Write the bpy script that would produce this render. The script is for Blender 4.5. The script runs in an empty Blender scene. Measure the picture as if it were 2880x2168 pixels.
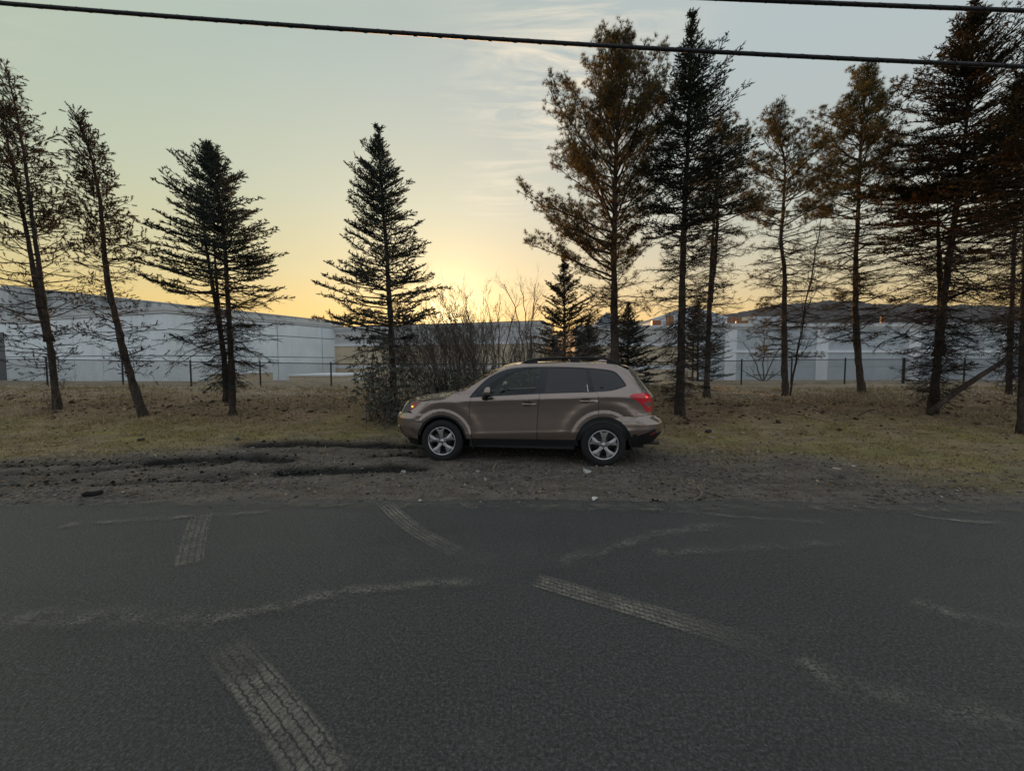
import bpy, math, random
import numpy as np
from mathutils import Vector, Matrix
from mathutils.geometry import delaunay_2d_cdt

RAD = math.radians
S = bpy.context.scene
COL = S.collection

# ------------------------------------------------------------------ camera
CAM_Z, PITCH, FPX = 1.64, RAD(3.2), 1150.0        # focal length in pixels of a 2880 px wide picture
cam_d = bpy.data.cameras.new('camera')
cam = bpy.data.objects.new('camera', cam_d); COL.objects.link(cam)
cam.location = (0, 0, CAM_Z)
cam.rotation_euler = (RAD(90) - PITCH, 0, 0)
cam_d.sensor_width = 36.0
cam_d.lens = 36.0 * FPX / 2880.0
cam_d.clip_start = 0.05
cam_d.clip_end = 4000
S.camera = cam

# ------------------------------------------------------------------ sky and sun
SUN_AZ = math.atan2(-172.0, FPX)                  # the sun sets a little left of straight ahead
SUN_EL = RAD(5.2)
world = bpy.data.worlds.new('World'); S.world = world; world.use_nodes = True
wt = world.node_tree; wt.nodes.clear()
def wn(t, **k):
    n = wt.nodes.new(t)
    for a, b in k.items(): setattr(n, a, b)
    return n
def wl(a, b): wt.links.new(a, b)
def wmath(op, a, b=None, clamp=False):
    n = wn('ShaderNodeMath', operation=op, use_clamp=clamp)
    for i, v in enumerate((a, b)):
        if v is None: continue
        if isinstance(v, (int, float)): n.inputs[i].default_value = v
        else: wl(v, n.inputs[i])
    return n.outputs[0]
def wramp(fac, stops, interp='EASE'):
    r = wn('ShaderNodeValToRGB'); r.color_ramp.interpolation = interp
    e = r.color_ramp.elements
    e[0].position, e[0].color = stops[0][0], (*stops[0][1], 1)
    e[1].position, e[1].color = stops[-1][0], (*stops[-1][1], 1)
    for p, c in stops[1:-1]:
        q = e.new(p); q.color = (*c, 1)
    wl(fac, r.inputs[0]); return r.outputs[0]
def wmix(fac, a, b, mode='MIX'):
    m = wn('ShaderNodeMix', data_type='RGBA', blend_type=mode)
    for i, v in ((0, fac), (6, a), (7, b)):
        if isinstance(v, (int, float)): m.inputs[i].default_value = v
        elif isinstance(v, tuple): m.inputs[i].default_value = (*v, 1)
        else: wl(v, m.inputs[i])
    return m.outputs[2]
sky = wn('ShaderNodeTexSky', sky_type='NISHITA')
sky.sun_disc = False
sky.sun_elevation = SUN_EL
sky.sun_rotation = SUN_AZ
sky.altitude = 200; sky.air_density = 1.0; sky.dust_density = 1.5; sky.ozone_density = 1.2
tc = wn('ShaderNodeTexCoord')
bg = wn('ShaderNodeBackground'); out = wn('ShaderNodeOutputWorld')
SKY_STRENGTH = 0.15
# the clear evening sky, its range evened out as in the photograph
sv = wmix(1.0, sky.outputs[0], (SKY_STRENGTH,) * 3, 'MULTIPLY')
gm = wn('ShaderNodeGamma'); wl(sv, gm.inputs[0]); gm.inputs[1].default_value = 0.46
# shoulder of the exposure: x / (1 + x)
one = wmix(1.0, gm.outputs[0], (1.0, 1.0, 1.0), 'ADD'); one.node.clamp_result = False
shoulder = wmix(1.0, gm.outputs[0], one, 'DIVIDE')
shoulder = wmix(1.0, shoulder, (1.47, 1.47, 1.47), 'MULTIPLY')
sep = wn('ShaderNodeSeparateXYZ'); wl(tc.outputs['Generated'], sep.inputs[0])
side = wmath('MULTIPLY_ADD', sep.outputs[0], 0.8); side.node.inputs[2].default_value = 0.5; side.node.use_clamp = True
tint = wramp(side, [(0.0, (0.99, 1.065, 0.90)), (.5, (1.02, 1.03, 0.97)), (1.0, (0.97, 1.03, 1.07))], 'LINEAR')
toward = wmath('MULTIPLY_ADD', sep.outputs[1], 1.6); toward.node.inputs[2].default_value = 0.1; toward.node.use_clamp = True
tint = wmix(toward, (.97, 1.01, 1.05), tint)
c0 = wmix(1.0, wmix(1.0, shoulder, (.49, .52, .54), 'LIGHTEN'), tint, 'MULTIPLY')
elev = wmath('ABSOLUTE', sep.outputs[2])
warm = wramp(elev, [(0.0, (1.38, 0.78, 0.27)), (0.10, (1.26, 0.86, 0.43)), (.20, (1.12, .93, .66)), (.34, (1.04, .99, .86)), (.55, (.97, 1, .97))], 'LINEAR')
toward = wmath('MULTIPLY_ADD', sep.outputs[1], 1.3); toward.node.inputs[2].default_value = 0.35; toward.node.use_clamp = True
warm = wmix(toward, (1.0, 1.0, 1.04), warm)          # cooler away from the sunset
c1 = wmix(1.0, c0, warm, 'MULTIPLY')
# thin cirrus: noise on a high flat layer
zc_ = wmath('MAXIMUM', sep.outputs[2], 0.06)
cx = wmath('DIVIDE', sep.outputs[0], zc_); cy = wmath('DIVIDE', sep.outputs[1], zc_)
cmb = wn('ShaderNodeCombineXYZ'); wl(cx, cmb.inputs[0]); wl(cy, cmb.inputs[1])
mp = wn('ShaderNodeMapping'); wl(cmb.outputs[0], mp.inputs[0]); mp.inputs[2].default_value = (0, 0, RAD(48)); mp.inputs[3].default_value = (0.9, 3.6, 1)
cn = wn('ShaderNodeTexNoise'); wl(mp.outputs[0], cn.inputs[0]); cn.inputs['Scale'].default_value = 2.3; cn.inputs['Detail'].default_value = 9
cn.inputs['Roughness'].default_value = .62; cn.inputs['Distortion'].default_value = 1.1
cn2 = wn('ShaderNodeTexNoise'); wl(cmb.outputs[0], cn2.inputs[0]); cn2.inputs['Scale'].default_value = .55; cn2.inputs['Detail'].default_value = 2
def dist2(ax, ay, sx, sy):
    a = wmath('DIVIDE', wmath('SUBTRACT', cx, ax), sx); b = wmath('DIVIDE', wmath('SUBTRACT', cy, ay), sy)
    return wmath('ADD', wmath('MULTIPLY', a, a), wmath('MULTIPLY', b, b))
patch = wmath('SUBTRACT', 1.0, dist2(0.18, 1.55, 0.55, 0.95), True)
patch = wmath('MULTIPLY', wmath('MULTIPLY', patch, patch), wramp(cn2.outputs[0], [(.30, (.25, .25, .25)), (.60, (1, 1, 1))]))
patch2 = wmath('MULTIPLY', wmath('SUBTRACT', 1.0, dist2(-.05, 2.5, .35, .6), True), .6)
wide = wmath('MULTIPLY', wramp(cn2.outputs[0], [(.55, (0, 0, 0)), (.8, (1, 1, 1))]), .25)
pm = wmath('ADD', wmath('ADD', patch, patch2), wide, True)
cm = wmath('MULTIPLY', wramp(cn.outputs[0], [(.42, (0, 0, 0)), (.66, (1, 1, 1))], 'LINEAR'), pm)
cm = wmath('MULTIPLY', cm, .90)
above = wmath('GREATER_THAN', sep.outputs[2], 0.0)
cmz = wmath('MULTIPLY', cm, above)
c2 = wmix(cmz, c1, (0.98, 0.86, 0.66))
# the glow close round the setting sun
dp = wn('ShaderNodeVectorMath', operation='DOT_PRODUCT'); wl(tc.outputs['Generated'], dp.inputs[0])
dp.inputs[1].default_value = (math.sin(SUN_AZ) * math.cos(SUN_EL), math.cos(SUN_AZ) * math.cos(SUN_EL), math.sin(SUN_EL))
ang = wmath('ARCCOSINE', wmath('MINIMUM', dp.outputs['Value'], 1.0))
gl1 = wmath('POWER', 2.718, wmath('MULTIPLY', ang, -15.0)); gl2 = wmath('POWER', 2.718, wmath('MULTIPLY', ang, -34.0))
glow = wmath('ADD', wmath('MULTIPLY', gl1, .70), wmath('MULTIPLY', gl2, 7.0))
gcol = wmix(1.0, (1.0, .74, .36), wn('ShaderNodeCombineColor').outputs[0], 'MULTIPLY')
gc = gcol.node; cc = gc.inputs[7].links[0].from_node
for i in range(3): wl(glow, cc.inputs[i])
c3 = wmix(1.0, c2, gcol, 'ADD')
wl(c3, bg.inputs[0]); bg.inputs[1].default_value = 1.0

wl(bg.outputs[0], out.inputs[0])

sun_d = bpy.data.lights.new('sun', 'SUN'); sun_d.energy = 4.5; sun_d.angle = RAD(0.6)
sun_d.color = (1.0, 0.55, 0.25)
sun = bpy.data.objects.new('sun', sun_d); COL.objects.link(sun)
sdir = Vector((math.sin(SUN_AZ) * math.cos(SUN_EL), math.cos(SUN_AZ) * math.cos(SUN_EL), math.sin(SUN_EL)))
sun.rotation_euler = sdir.to_track_quat('Z', 'Y').to_euler()

S.view_settings.view_transform = 'Standard'; S.view_settings.look = 'None'
S.view_settings.exposure = 0.0; S.view_settings.gamma = 1.0; S.view_settings.use_curve_mapping = False
S.render.engine = 'CYCLES'
S.cycles.use_denoising = True
S.cycles.max_bounces = 8; S.cycles.transparent_max_bounces = 24

# ------------------------------------------------------------------ helpers
def P(px, py, Y):
    """point at depth Y metres seen at picture position (px, py) of the 2880x2168 photograph"""
    u, v = (px - 1440) / FPX, (1084 - py) / FPX
    dy, dz = math.cos(PITCH) + v * math.sin(PITCH), -math.sin(PITCH) + v * math.cos(PITCH)
    t = Y / dy
    return np.array([u * t, Y, CAM_Z + dz * t])

GY = np.array([-900, -30, 4.2, 4.75, 6.4, 7.5, 9, 10.5, 12.5, 14, 18, 20, 22, 30, 36, 60, 2000.])
GZ = np.array([-.4, -.05, -.05, .005, .0, .03, .13, .27, .44, .52, .58, .64, .62, .25, .10, 0, 0.])
_t = np.linspace(-30, 80, 4401); _z = np.interp(_t, GY, GZ)
_k = np.exp(-.5 * (np.arange(-40, 41) / 14.0) ** 2); _k /= _k.sum()
_z = np.convolve(np.pad(_z, 40, 'edge'), _k, 'valid')
def gbase(x, y):
    x, y = np.asarray(x, float), np.asarray(y, float)
    z = np.where((y > -30) & (y < 80), np.interp(y, _t, _z), np.interp(y, GY, GZ))
    return z
def vnoise(x, y, seed=0):
    """smooth value noise"""
    x, y = np.asarray(x, float), np.asarray(y, float)
    xi, yi = np.floor(x).astype(np.int64), np.floor(y).astype(np.int64)
    fx, fy = x - xi, y - yi
    fx, fy = fx * fx * (3 - 2 * fx), fy * fy * (3 - 2 * fy)
    def h(a, b):
        n = (a * 374761393 + b * 668265263 + seed * 982451653) & 0x7fffffff
        n = ((n ^ (n >> 13)) * 1274126177) & 0x7fffffff
        return ((n ^ (n >> 16)) & 0xffff) / 65535.0
    return (h(xi, yi) * (1 - fx) + h(xi + 1, yi) * fx) * (1 - fy) + (h(xi, yi + 1) * (1 - fx) + h(xi + 1, yi + 1) * fx) * fy
def fbm(x, y, seed=0, o=4):
    s, a = 0, .5
    for i in range(o):
        s = s + a * vnoise(x * 2 ** i, y * 2 ** i, seed + i); a *= .5
    return s / (1 - .5 ** o)

def mk(name, V, Fs, mat, parent=None, smooth=False, normals=None, uv=None, attrs=None):
    """one mesh object from numpy arrays; Fs is one index array (n,3)/(n,4) or a list of them"""
    if not isinstance(Fs, list) or (len(Fs) and isinstance(Fs[0], tuple)): Fs = [np.array(Fs)]
    Fs = [np.asarray(f, np.int32) for f in Fs if len(f)]
    V = np.asarray(V, np.float32).reshape(-1, 3)
    me = bpy.data.meshes.new(name)
    me.vertices.add(len(V)); me.vertices.foreach_set('co', V.ravel())
    loops = np.concatenate([f.ravel() for f in Fs]); tot = np.concatenate([np.full(len(f), f.shape[1], np.int32) for f in Fs])
    st = np.concatenate([[0], np.cumsum(tot)[:-1]]).astype(np.int32)
    me.loops.add(len(loops)); me.loops.foreach_set('vertex_index', loops)
    me.polygons.add(len(tot)); me.polygons.foreach_set('loop_start', st)
    me.update(calc_edges=True)
    me.polygons.foreach_set('use_smooth', np.full(len(tot), bool(smooth)))
    if uv is not None:
        l = me.uv_layers.new(name='UVMap'); l.data.foreach_set('uv', np.asarray(uv, np.float32)[loops].ravel())
    for k, a in (attrs or {}).items():
        at = me.attributes.new(k, 'FLOAT', 'POINT'); at.data.foreach_set('value', np.asarray(a, np.float32))
    if normals is not None: me.normals_split_custom_set_from_vertices(np.asarray(normals, np.float32).tolist())
    for m in (mat if isinstance(mat, (list, tuple)) else [mat]): me.materials.append(m)
    o = bpy.data.objects.new(name, me); COL.objects.link(o)
    if parent is not None: o.parent = parent
    return o
def obj_of(name, me, parent=None, loc=(0, 0, 0), rot=(0, 0, 0), scale=(1, 1, 1)):
    o = bpy.data.objects.new(name, me); COL.objects.link(o); o.parent = parent
    o.location, o.rotation_euler, o.scale = loc, rot, scale
    return o
def tag(o, label, cat, group=None):
    o['label'] = label; o['category'] = cat
    if group: o['group'] = group
    return o
def thing(name, label, cat, loc=(0, 0, 0), rz=0, group=None):
    o = bpy.data.objects.new(name, None); COL.objects.link(o)
    o.location = loc; o.rotation_euler = (0, 0, rz); o.empty_display_size = .2
    return tag(o, label, cat, group)

class Acc:
    """collects pieces of ONE mesh"""
    def __init__(s): s.V, s.Q, s.T, s.n = [], [], [], 0
    def add(s, V, Q=None, T=None):
        V = np.asarray(V, float).reshape(-1, 3); s.V.append(V)
        if Q is not None and len(Q): s.Q.append(np.asarray(Q) + s.n)
        if T is not None and len(T): s.T.append(np.asarray(T) + s.n)
        s.n += len(V); return s
    def box(s, a, b):
        x0, y0, z0 = a; x1, y1, z1 = b
        V = [(x0, y0, z0), (x1, y0, z0), (x1, y1, z0), (x0, y1, z0), (x0, y0, z1), (x1, y0, z1), (x1, y1, z1), (x0, y1, z1)]
        return s.add(V, [(0, 3, 2, 1), (4, 5, 6, 7), (0, 1, 5, 4), (1, 2, 6, 5), (2, 3, 7, 6), (3, 0, 4, 7)])
    def prism(s, poly, z0, z1):
        n = len(poly); V = [(x, y, z0) for x, y in poly] + [(x, y, z1) for x, y in poly]
        Q = [(i, (i + 1) % n, n + (i + 1) % n, n + i) for i in range(n)]
        T = [(0, i + 1, i) for i in range(1, n - 1)] + [(n, n + i, n + i + 1) for i in range(1, n - 1)]
        return s.add(V, Q, T)
    def tube(s, pts, rad, sides=6, cap=True):
        V, Q, T = tube(pts, rad, sides, cap); return s.add(V, Q, T)
    def build(s, name, mat, parent=None, smooth=False, off=None, **k):
        V = np.concatenate(s.V)
        if off is not None: V = V - np.asarray(off)
        F = ([np.concatenate(s.Q)] if s.Q else []) + ([np.concatenate(s.T)] if s.T else [])
        return mk(name, V, F, mat, parent, smooth, **k)
def tube(pts, rad, sides=6, cap=True):
    pts = np.asarray(pts, float); n = len(pts); rad = np.broadcast_to(np.asarray(rad, float), (n,))
    tg = np.gradient(pts, axis=0); tg /= np.linalg.norm(tg, axis=1)[:, None] + 1e-12
    ref = np.array([0, 0, 1.]) if abs(tg[:, 2]).mean() < .8 else np.array([1., 0, 0])
    a = np.cross(tg, ref); a /= np.linalg.norm(a, axis=1)[:, None] + 1e-12
    b = np.cross(tg, a)
    th = np.arange(sides) * 2 * np.pi / sides
    V = pts[:, None] + rad[:, None, None] * (np.cos(th)[None, :, None] * a[:, None] + np.sin(th)[None, :, None] * b[:, None])
    i = np.arange(n - 1)[:, None] * sides; j = np.arange(sides)[None]; k = (j + 1) % sides
    Q = np.stack([i + j, i + k, i + sides + k, i + sides + j], -1).reshape(-1, 4)
    V = V.reshape(-1, 3); T = []
    if cap:
        V = np.concatenate([V, pts[[0, -1]]]); c0, c1 = n * sides, n * sides + 1
        T = [(c0, (q + 1) % sides, q) for q in range(sides)] + [(c1, (n - 1) * sides + q, (n - 1) * sides + (q + 1) % sides) for q in range(sides)]
    return V, Q, T
def lathe(prof, sides=32, axis='y'):
    """profile of (radius, offset along the axis)"""
    prof = np.asarray(prof, float); n = len(prof); th = np.arange(sides) * 2 * np.pi / sides
    c, s_ = np.cos(th), np.sin(th)
    r, h = prof[:, 0][:, None], prof[:, 1][:, None] + 0 * th[None]
    V = {'y': np.stack([r * c, h, r * s_], -1), 'z': np.stack([r * c, r * s_, h], -1)}[axis].reshape(-1, 3)
    i = np.arange(n - 1)[:, None] * sides; j = np.arange(sides)[None]; k = (j + 1) % sides
    return V, np.stack([i + j, i + k, i + sides + k, i + sides + j], -1).reshape(-1, 4)

# ------------------------------------------------------------------ materials
def M(name):
    m = bpy.data.materials.new(name); m.use_nodes = True; m.node_tree.nodes.clear()
    return m, NB(m.node_tree)
class NB:
    """small node builder"""
    def __init__(s, t): s.t = t
    def n(s, ty, **k):
        q = s.t.nodes.new(ty)
        for a, b in k.items(): setattr(q, a, b)
        return q
    def l(s, a, b): s.t.links.new(a, b)
    def put(s, sock, v):
        if isinstance(v, (int, float)): sock.default_value = v
        elif isinstance(v, tuple): sock.default_value = (*v, 1) if len(v) == 3 and len(sock.default_value) == 4 else v
        else: s.l(v, sock)
    def pos(s, kind='Object'):
        return s.n('ShaderNodeTexCoord').outputs[kind]
    def map(s, vec, scale=(1, 1, 1), rot=(0, 0, 0), loc=(0, 0, 0)):
        m = s.n('ShaderNodeMapping'); s.l(vec, m.inputs[0]); m.inputs[1].default_value = loc; m.inputs[2].default_value = rot; m.inputs[3].default_value = scale
        return m.outputs[0]
    def noise(s, scale, detail=4, rough=.6, vec=None, dist=0, col=False):
        q = s.n('ShaderNodeTexNoise'); q.inputs['Scale'].default_value = scale; q.inputs['Detail'].default_value = detail
        q.inputs['Roughness'].default_value = rough; q.inputs['Distortion'].default_value = dist
        if vec is not None: s.l(vec, q.inputs['Vector'])
        return q.outputs[1 if col else 0]
    def voro(s, scale, vec=None, feature='F1', out='Distance'):
        q = s.n('ShaderNodeTexVoronoi', feature=feature); q.inputs['Scale'].default_value = scale
        if vec is not None: s.l(vec, q.inputs['Vector'])
        return q.outputs[out]
    def ramp(s, fac, *stops, interp='LINEAR'):
        r = s.n('ShaderNodeValToRGB'); r.color_ramp.interpolation = interp; e = r.color_ramp.elements
        st = [(p, (c, c, c) if isinstance(c, (int, float)) else c) for p, c in stops]
        e[0].position, e[0].color = st[0][0], (*st[0][1], 1); e[1].position, e[1].color = st[-1][0], (*st[-1][1], 1)
        for p, c in st[1:-1]: q = e.new(p); q.color = (*c, 1)
        s.put(r.inputs[0], fac); return r.outputs[0]
    def mix(s, fac, a, b, mode='MIX'):
        m = s.n('ShaderNodeMix', data_type='RGBA', blend_type=mode)
        s.put(m.inputs[0], fac); s.put(m.inputs[6], a); s.put(m.inputs[7], b); return m.outputs[2]
    def math(s, op, a, b=None, clamp=False):
        m = s.n('ShaderNodeMath', operation=op, use_clamp=clamp); s.put(m.inputs[0], a)
        if b is not None: s.put(m.inputs[1], b)
        return m.outputs[0]
    def bump(s, h, strength=.5, dist=.02, normal=None):
        b = s.n('ShaderNodeBump'); b.inputs['Strength'].default_value = strength; b.inputs['Distance'].default_value = dist
        s.l(h, b.inputs['Height'])
        if normal is not None: s.l(normal, b.inputs['Normal'])
        return b.outputs[0]
    def attr(s, name): return s.n('ShaderNodeAttribute', attribute_name=name).outputs['Fac']
    def bsdf(s, color, rough=.7, normal=None, **k):
        b = s.n('ShaderNodeBsdfPrincipled'); s.put(b.inputs['Base Color'], color); s.put(b.inputs['Roughness'], rough)
        for a, v in k.items(): s.put(b.inputs[a.replace('_', ' ')], v)
        if normal is not None: s.l(normal, b.inputs['Normal'])
        return b.outputs[0]
    def out(s, sh):
        o = s.n('ShaderNodeOutputMaterial'); s.l(sh, o.inputs[0])
    def mixsh(s, fac, a, b):
        m = s.n('ShaderNodeMixShader'); s.put(m.inputs[0], fac); s.l(a, m.inputs[1]); s.l(b, m.inputs[2]); return m.outputs[0]
def simple(name, color, rough=.6, var=.25, scale=6, bump=0, bscale=40, **k):
    """plain stuff with a little mottling and relief"""
    m, b = M(name); p = b.pos()
    c2 = tuple(max(0, v * (1 - var)) for v in color); c3 = tuple(min(1, v * (1 + var)) for v in color)
    c = b.ramp(b.noise(scale, 5, .6, p), (.3, c2), (.7, c3))
    nrm = b.bump(b.noise(bscale, 4, .6, p), bump, .01) if bump else None
    b.out(b.bsdf(c, rough, nrm, **k)); return m


# ================================================================== THE SETTING
rng = np.random.default_rng(7)
# ---- worn tracks and wet ruts, as polylines on the ground: (points, half width, depth, wetness)
RUTS = [
    ([(-4.95, 7.75), (-3.8, 7.85), (-2.7, 7.75), (-1.85, 7.62)], .15, .085, 1.0),
    ([(-5.9, 6.62), (-5.2, 6.8), (-4.4, 6.85), (-3.75, 6.66)], .16, .075, 1.0),
    ([(-11.5, 6.0), (-8.6, 6.35), (-6.6, 6.55), (-5.2, 6.75)], .09, .03, .55),
    ([(-7.9, 5.8), (-6.6, 6.1), (-5.6, 6.4), (-4.6, 6.55)], .10, .035, .55),
    ([(-3.35, 5.95), (-2.6, 6.12), (-1.9, 6.22), (-1.45, 6.18)], .16, .07, 1.0),
    ([(-4.6, 5.78), (-3.8, 5.95), (-3.2, 6.0)], .10, .04, .5),
    ([(-5.6, 5.45), (-4.7, 5.6), (-3.9, 5.68)], .07, .03, .6),
    ([(-6.7, 5.45), (-5.9, 5.52)], .06, .03, .5),
    ([(-10.5, 5.3), (-8.5, 5.45), (-6.5, 5.7), (-5.0, 5.95)], .09, .02, .3),
    ([(-2.4, 7.0), (-1.9, 7.08), (-1.5, 7.0)], .08, .03, .7),
    ([(-4.4, 7.3), (-3.0, 7.25), (-2.1, 7.2)], .08, .02, .4),
    ([(2.4, 5.75), (4.5, 5.55), (7.5, 5.35), (11, 5.2)], .16, .02, .15),
    ([(2.6, 7.6), (4.5, 7.5), (7.0, 7.2)], .14, .015, .1),
]
def seg_dist(X, Y, pts):
    d = np.full(X.shape, 1e9); 
    for (ax, ay), (bx, by) in zip(pts[:-1], pts[1:]):
        vx, vy = bx - ax, by - ay; t = np.clip(((X - ax) * vx + (Y - ay) * vy) / (vx * vx + vy * vy), 0, 1)
        d = np.minimum(d, np.hypot(X - ax - t * vx, Y - ay - t * vy))
    return d
def road_edge(x):
    return 4.83 - .012 * x + .05 * np.sin(x * .55 + 1) + .16 * (fbm(x * 1.1, x * 0 + 3, 5) - .5) + .11 * (fbm(x * 5, x * 0, 9) - .5)
def relief(x, y):
    """small lumps, ruts and litter mounds on top of the broad slope"""
    x, y = np.asarray(x, float), np.asarray(y, float)
    near = np.clip((y - 4.9) / .5, 0, 1) * np.clip((30 - y) / 8, 0, 1)
    n = (fbm(x * .8, y * 1.2, 3) - .5) * .10 + (fbm(x * 3.1, y * 3.7, 13) - .5) * .08
    far = np.clip((y - 8.2) / 2.5, 0, 1)
    z = near * (n * (.35 + .65 * far) + (fbm(x * 9, y * 11, 23, 3) - .5) * .026)
    z = z + near * far * .10 * np.clip(fbm(x * 1.9, y * 2.6, 33) - .56, 0, 1) * 2
    for pts, w, dep, wet in RUTS:
        lo = np.array(pts).min(0) - 1; hi = np.array(pts).max(0) + 1
        m = (x > lo[0]) & (x < hi[0]) & (y > lo[1]) & (y < hi[1])
        if not m.any(): continue
        xm, ym = x[m], y[m]
        d = seg_dist(xm + .12 * (fbm(xm * 2, ym * 2, 41) - .5), ym + .12 * (fbm(xm * 2, ym * 2, 42) - .5), pts)
        z[m] += -dep * np.exp(-(d / w) ** 2) + dep * .75 * np.exp(-((d - 1.75 * w) / (.55 * w)) ** 2) * (fbm(xm * 4, ym * 4, 43))
    return z
def ground_z(x, y):
    x = np.atleast_1d(np.asarray(x, float)); y = np.atleast_1d(np.asarray(y, float))
    return gbase(x, y) + relief(x, y)
def gz(x, y): return float(ground_z(x, y)[0])

# ---- ground: one sheet, fine near the camera, out past the horizon
def graded(lo, fine0, fine1, step, hi, grow):
    a = list(np.arange(fine0, fine1 + 1e-6, step)); s = step
    while a[-1] < hi: s *= grow; a.append(a[-1] + s)
    s = step; b = [a[0]]
    while b[-1] > lo: s *= grow; b.append(b[-1] - s)
    return np.array(b[:0:-1] + a)
gx = graded(-1500, -10.5, 11.0, .042, 1500, 1.055)
gy = graded(-600, 4.5, 9.4, .034, 1900, 1.035)
GX, GYY = np.meshgrid(gx, gy)
nx, ny = len(gx), len(gy)
x, y = GX.ravel(), GYY.ravel()
z = gbase(x, y)
edge = road_edge(x)
inroad = np.clip((edge - y) / .10, 0, 1)
z = np.where(y < edge + .0, -.035 * inroad + np.minimum(z, .004), z) + relief(x, y)
z = np.where(y < 3.8, np.minimum(z, -.03), z)
wet = np.zeros_like(x); grv = np.zeros_like(x)
for pts, w, dep, wt_ in RUTS:
    lo = np.array(pts).min(0) - 1; hi = np.array(pts).max(0) + 1
    m = (x > lo[0]) & (x < hi[0]) & (y > lo[1]) & (y < hi[1])
    xm, ym = x[m], y[m]
    d = seg_dist(xm + .2 * (fbm(xm * 2, ym * 2, 41) - .5), ym + .2 * (fbm(xm * 2, ym * 2, 42) - .5), pts)
    wet[m] = np.maximum(wet[m], wt_ * np.clip(2.0 - d / (w * 1.0), 0, 1) * np.clip(.55 + 1.3 * fbm(xm * 5, ym * 5, 44), 0, 1))
# where the parking strip of gravel and mud ends and the moss and grass begin
far_edge = np.interp(x, [-14, -9, -6.5, -4.5, -2.5, 0, 2.6, 4, 6, 8.5, 12], [5.9, 6.4, 7.6, 8.6, 8.9, 9.0, 8.6, 7.6, 6.6, 5.9, 5.4])
grv = np.clip((far_edge - y + 2.6 * (fbm(x * .6, y * .9, 51) - .5)) / 1.7 + .25, 0, 1)
litter = np.clip((y - np.interp(x, [-15, -6, -2, 2.5, 5, 9, 14], [9.9, 9.4, 9.0, 8.2, 9.3, 9.6, 8.8]) + 2.8 * (fbm(x * .7, y * .9, 61) - .5)) / 1.5 + .1, 0, 1)
straw = np.clip((y - 13.0 + 2.0 * (fbm(x * .3, y * .5, 71) - .5)) / 1.6, 0, 1)
idx = np.arange(nx * ny).reshape(ny, nx)
GQ = np.stack([idx[:-1, :-1], idx[:-1, 1:], idx[1:, 1:], idx[1:, :-1]], -1).reshape(-1, 4)
m, b = M('ground_soil'); p = b.pos()
n1 = b.noise(1.1, 6, .62, p); n2 = b.noise(7, 6, .65, p); n3 = b.noise(38, 5, .7, p); n4 = b.noise(150, 3, .7, p)
vor = b.voro(42, p, out='Color'); vd = b.voro(42, p)
sep_ = b.n('ShaderNodeSeparateColor'); b.l(vor, sep_.inputs[0])
gravel = b.ramp(n3, (.3, (.085, .073, .060)), (.5, (.205, .178, .148)), (.7, (.35, .305, .255)))
pebble = b.ramp(sep_.outputs[0], (.0, (.06, .054, .048)), (.7, (.17, .155, .14)), (.93, (.30, .285, .26)), (1.0, (.42, .40, .37)))
gravel = b.mix(b.math('MULTIPLY', b.ramp(vd, (.25, 1.0), (.5, 0.0)), .55), gravel, pebble)
gravel = b.mix(b.ramp(n2, (.42, 0.0), (.7, .75)), gravel, (.135, .108, .078))
moss = b.ramp(n3, (.28, (.18, .134, .060)), (.5, (.36, .280, .135)), (.75, (.50, .41, .24)))
moss = b.mix(b.ramp(n2, (.36, 0.0), (.60, .95)), moss, b.ramp(n3, (.3, (.20, .145, .09)), (.7, (.46, .36, .24))))
moss = b.mix(b.ramp(b.noise(.75, 5, .65, p), (.44, 0.0), (.60, .8)), moss, b.ramp(n3, (.28, (.130, .116, .036)), (.5, (.285, .250, .085)), (.75, (.43, .38, .16))))
brown = b.ramp(n3, (.28, (.11, .070, .040)), (.5, (.30, .205, .120)), (.78, (.52, .385, .25)))
brown = b.mix(b.ramp(n1, (.45, 0.0), (.62, .55)), brown, (.060, .045, .030))
strawc = b.ramp(n3, (.25, (.20, .155, .108)), (.5, (.38, .305, .22)), (.75, (.55, .455, .34)))
strawc = b.mix(b.ramp(n2, (.50, 0.0), (.68, .6)), strawc, (.07, .055, .03))
c = b.mix(b.attr('litter'), moss, brown); c = b.mix(b.attr('straw'), c, strawc); c = b.mix(b.attr('gravel'), c, gravel)
c = b.mix(b.ramp(b.noise(2.4, 6, .7, b.map(p, (.6, 1.3, 1))), (.40, .62), (.58, 0.0)), c, b.mix(.55, c, (.018, .014, .010)))
c = b.mix(b.attr('wet'), c, b.ramp(n3, (.3, (.0055, .005, .0045)), (.7, (.017, .0145, .012))))
rough = b.mix(b.attr('wet'), (.95, .95, .95), b.ramp(n2, (.4, .42), (.6, .8)))
h = b.math('ADD', b.math('MULTIPLY', n3, .6), b.math('ADD', b.math('MULTIPLY', n4, .35), b.math('MULTIPLY', vd, -.3)))
b.out(b.bsdf(c, rough, b.bump(h, .9, .03), Specular_IOR_Level=.25))
gr = mk('ground', np.stack([x, y, z], -1), GQ, m, smooth=True, attrs={'wet': wet, 'gravel': grv, 'litter': litter, 'straw': straw})
gr['kind'] = 'structure'

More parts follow.
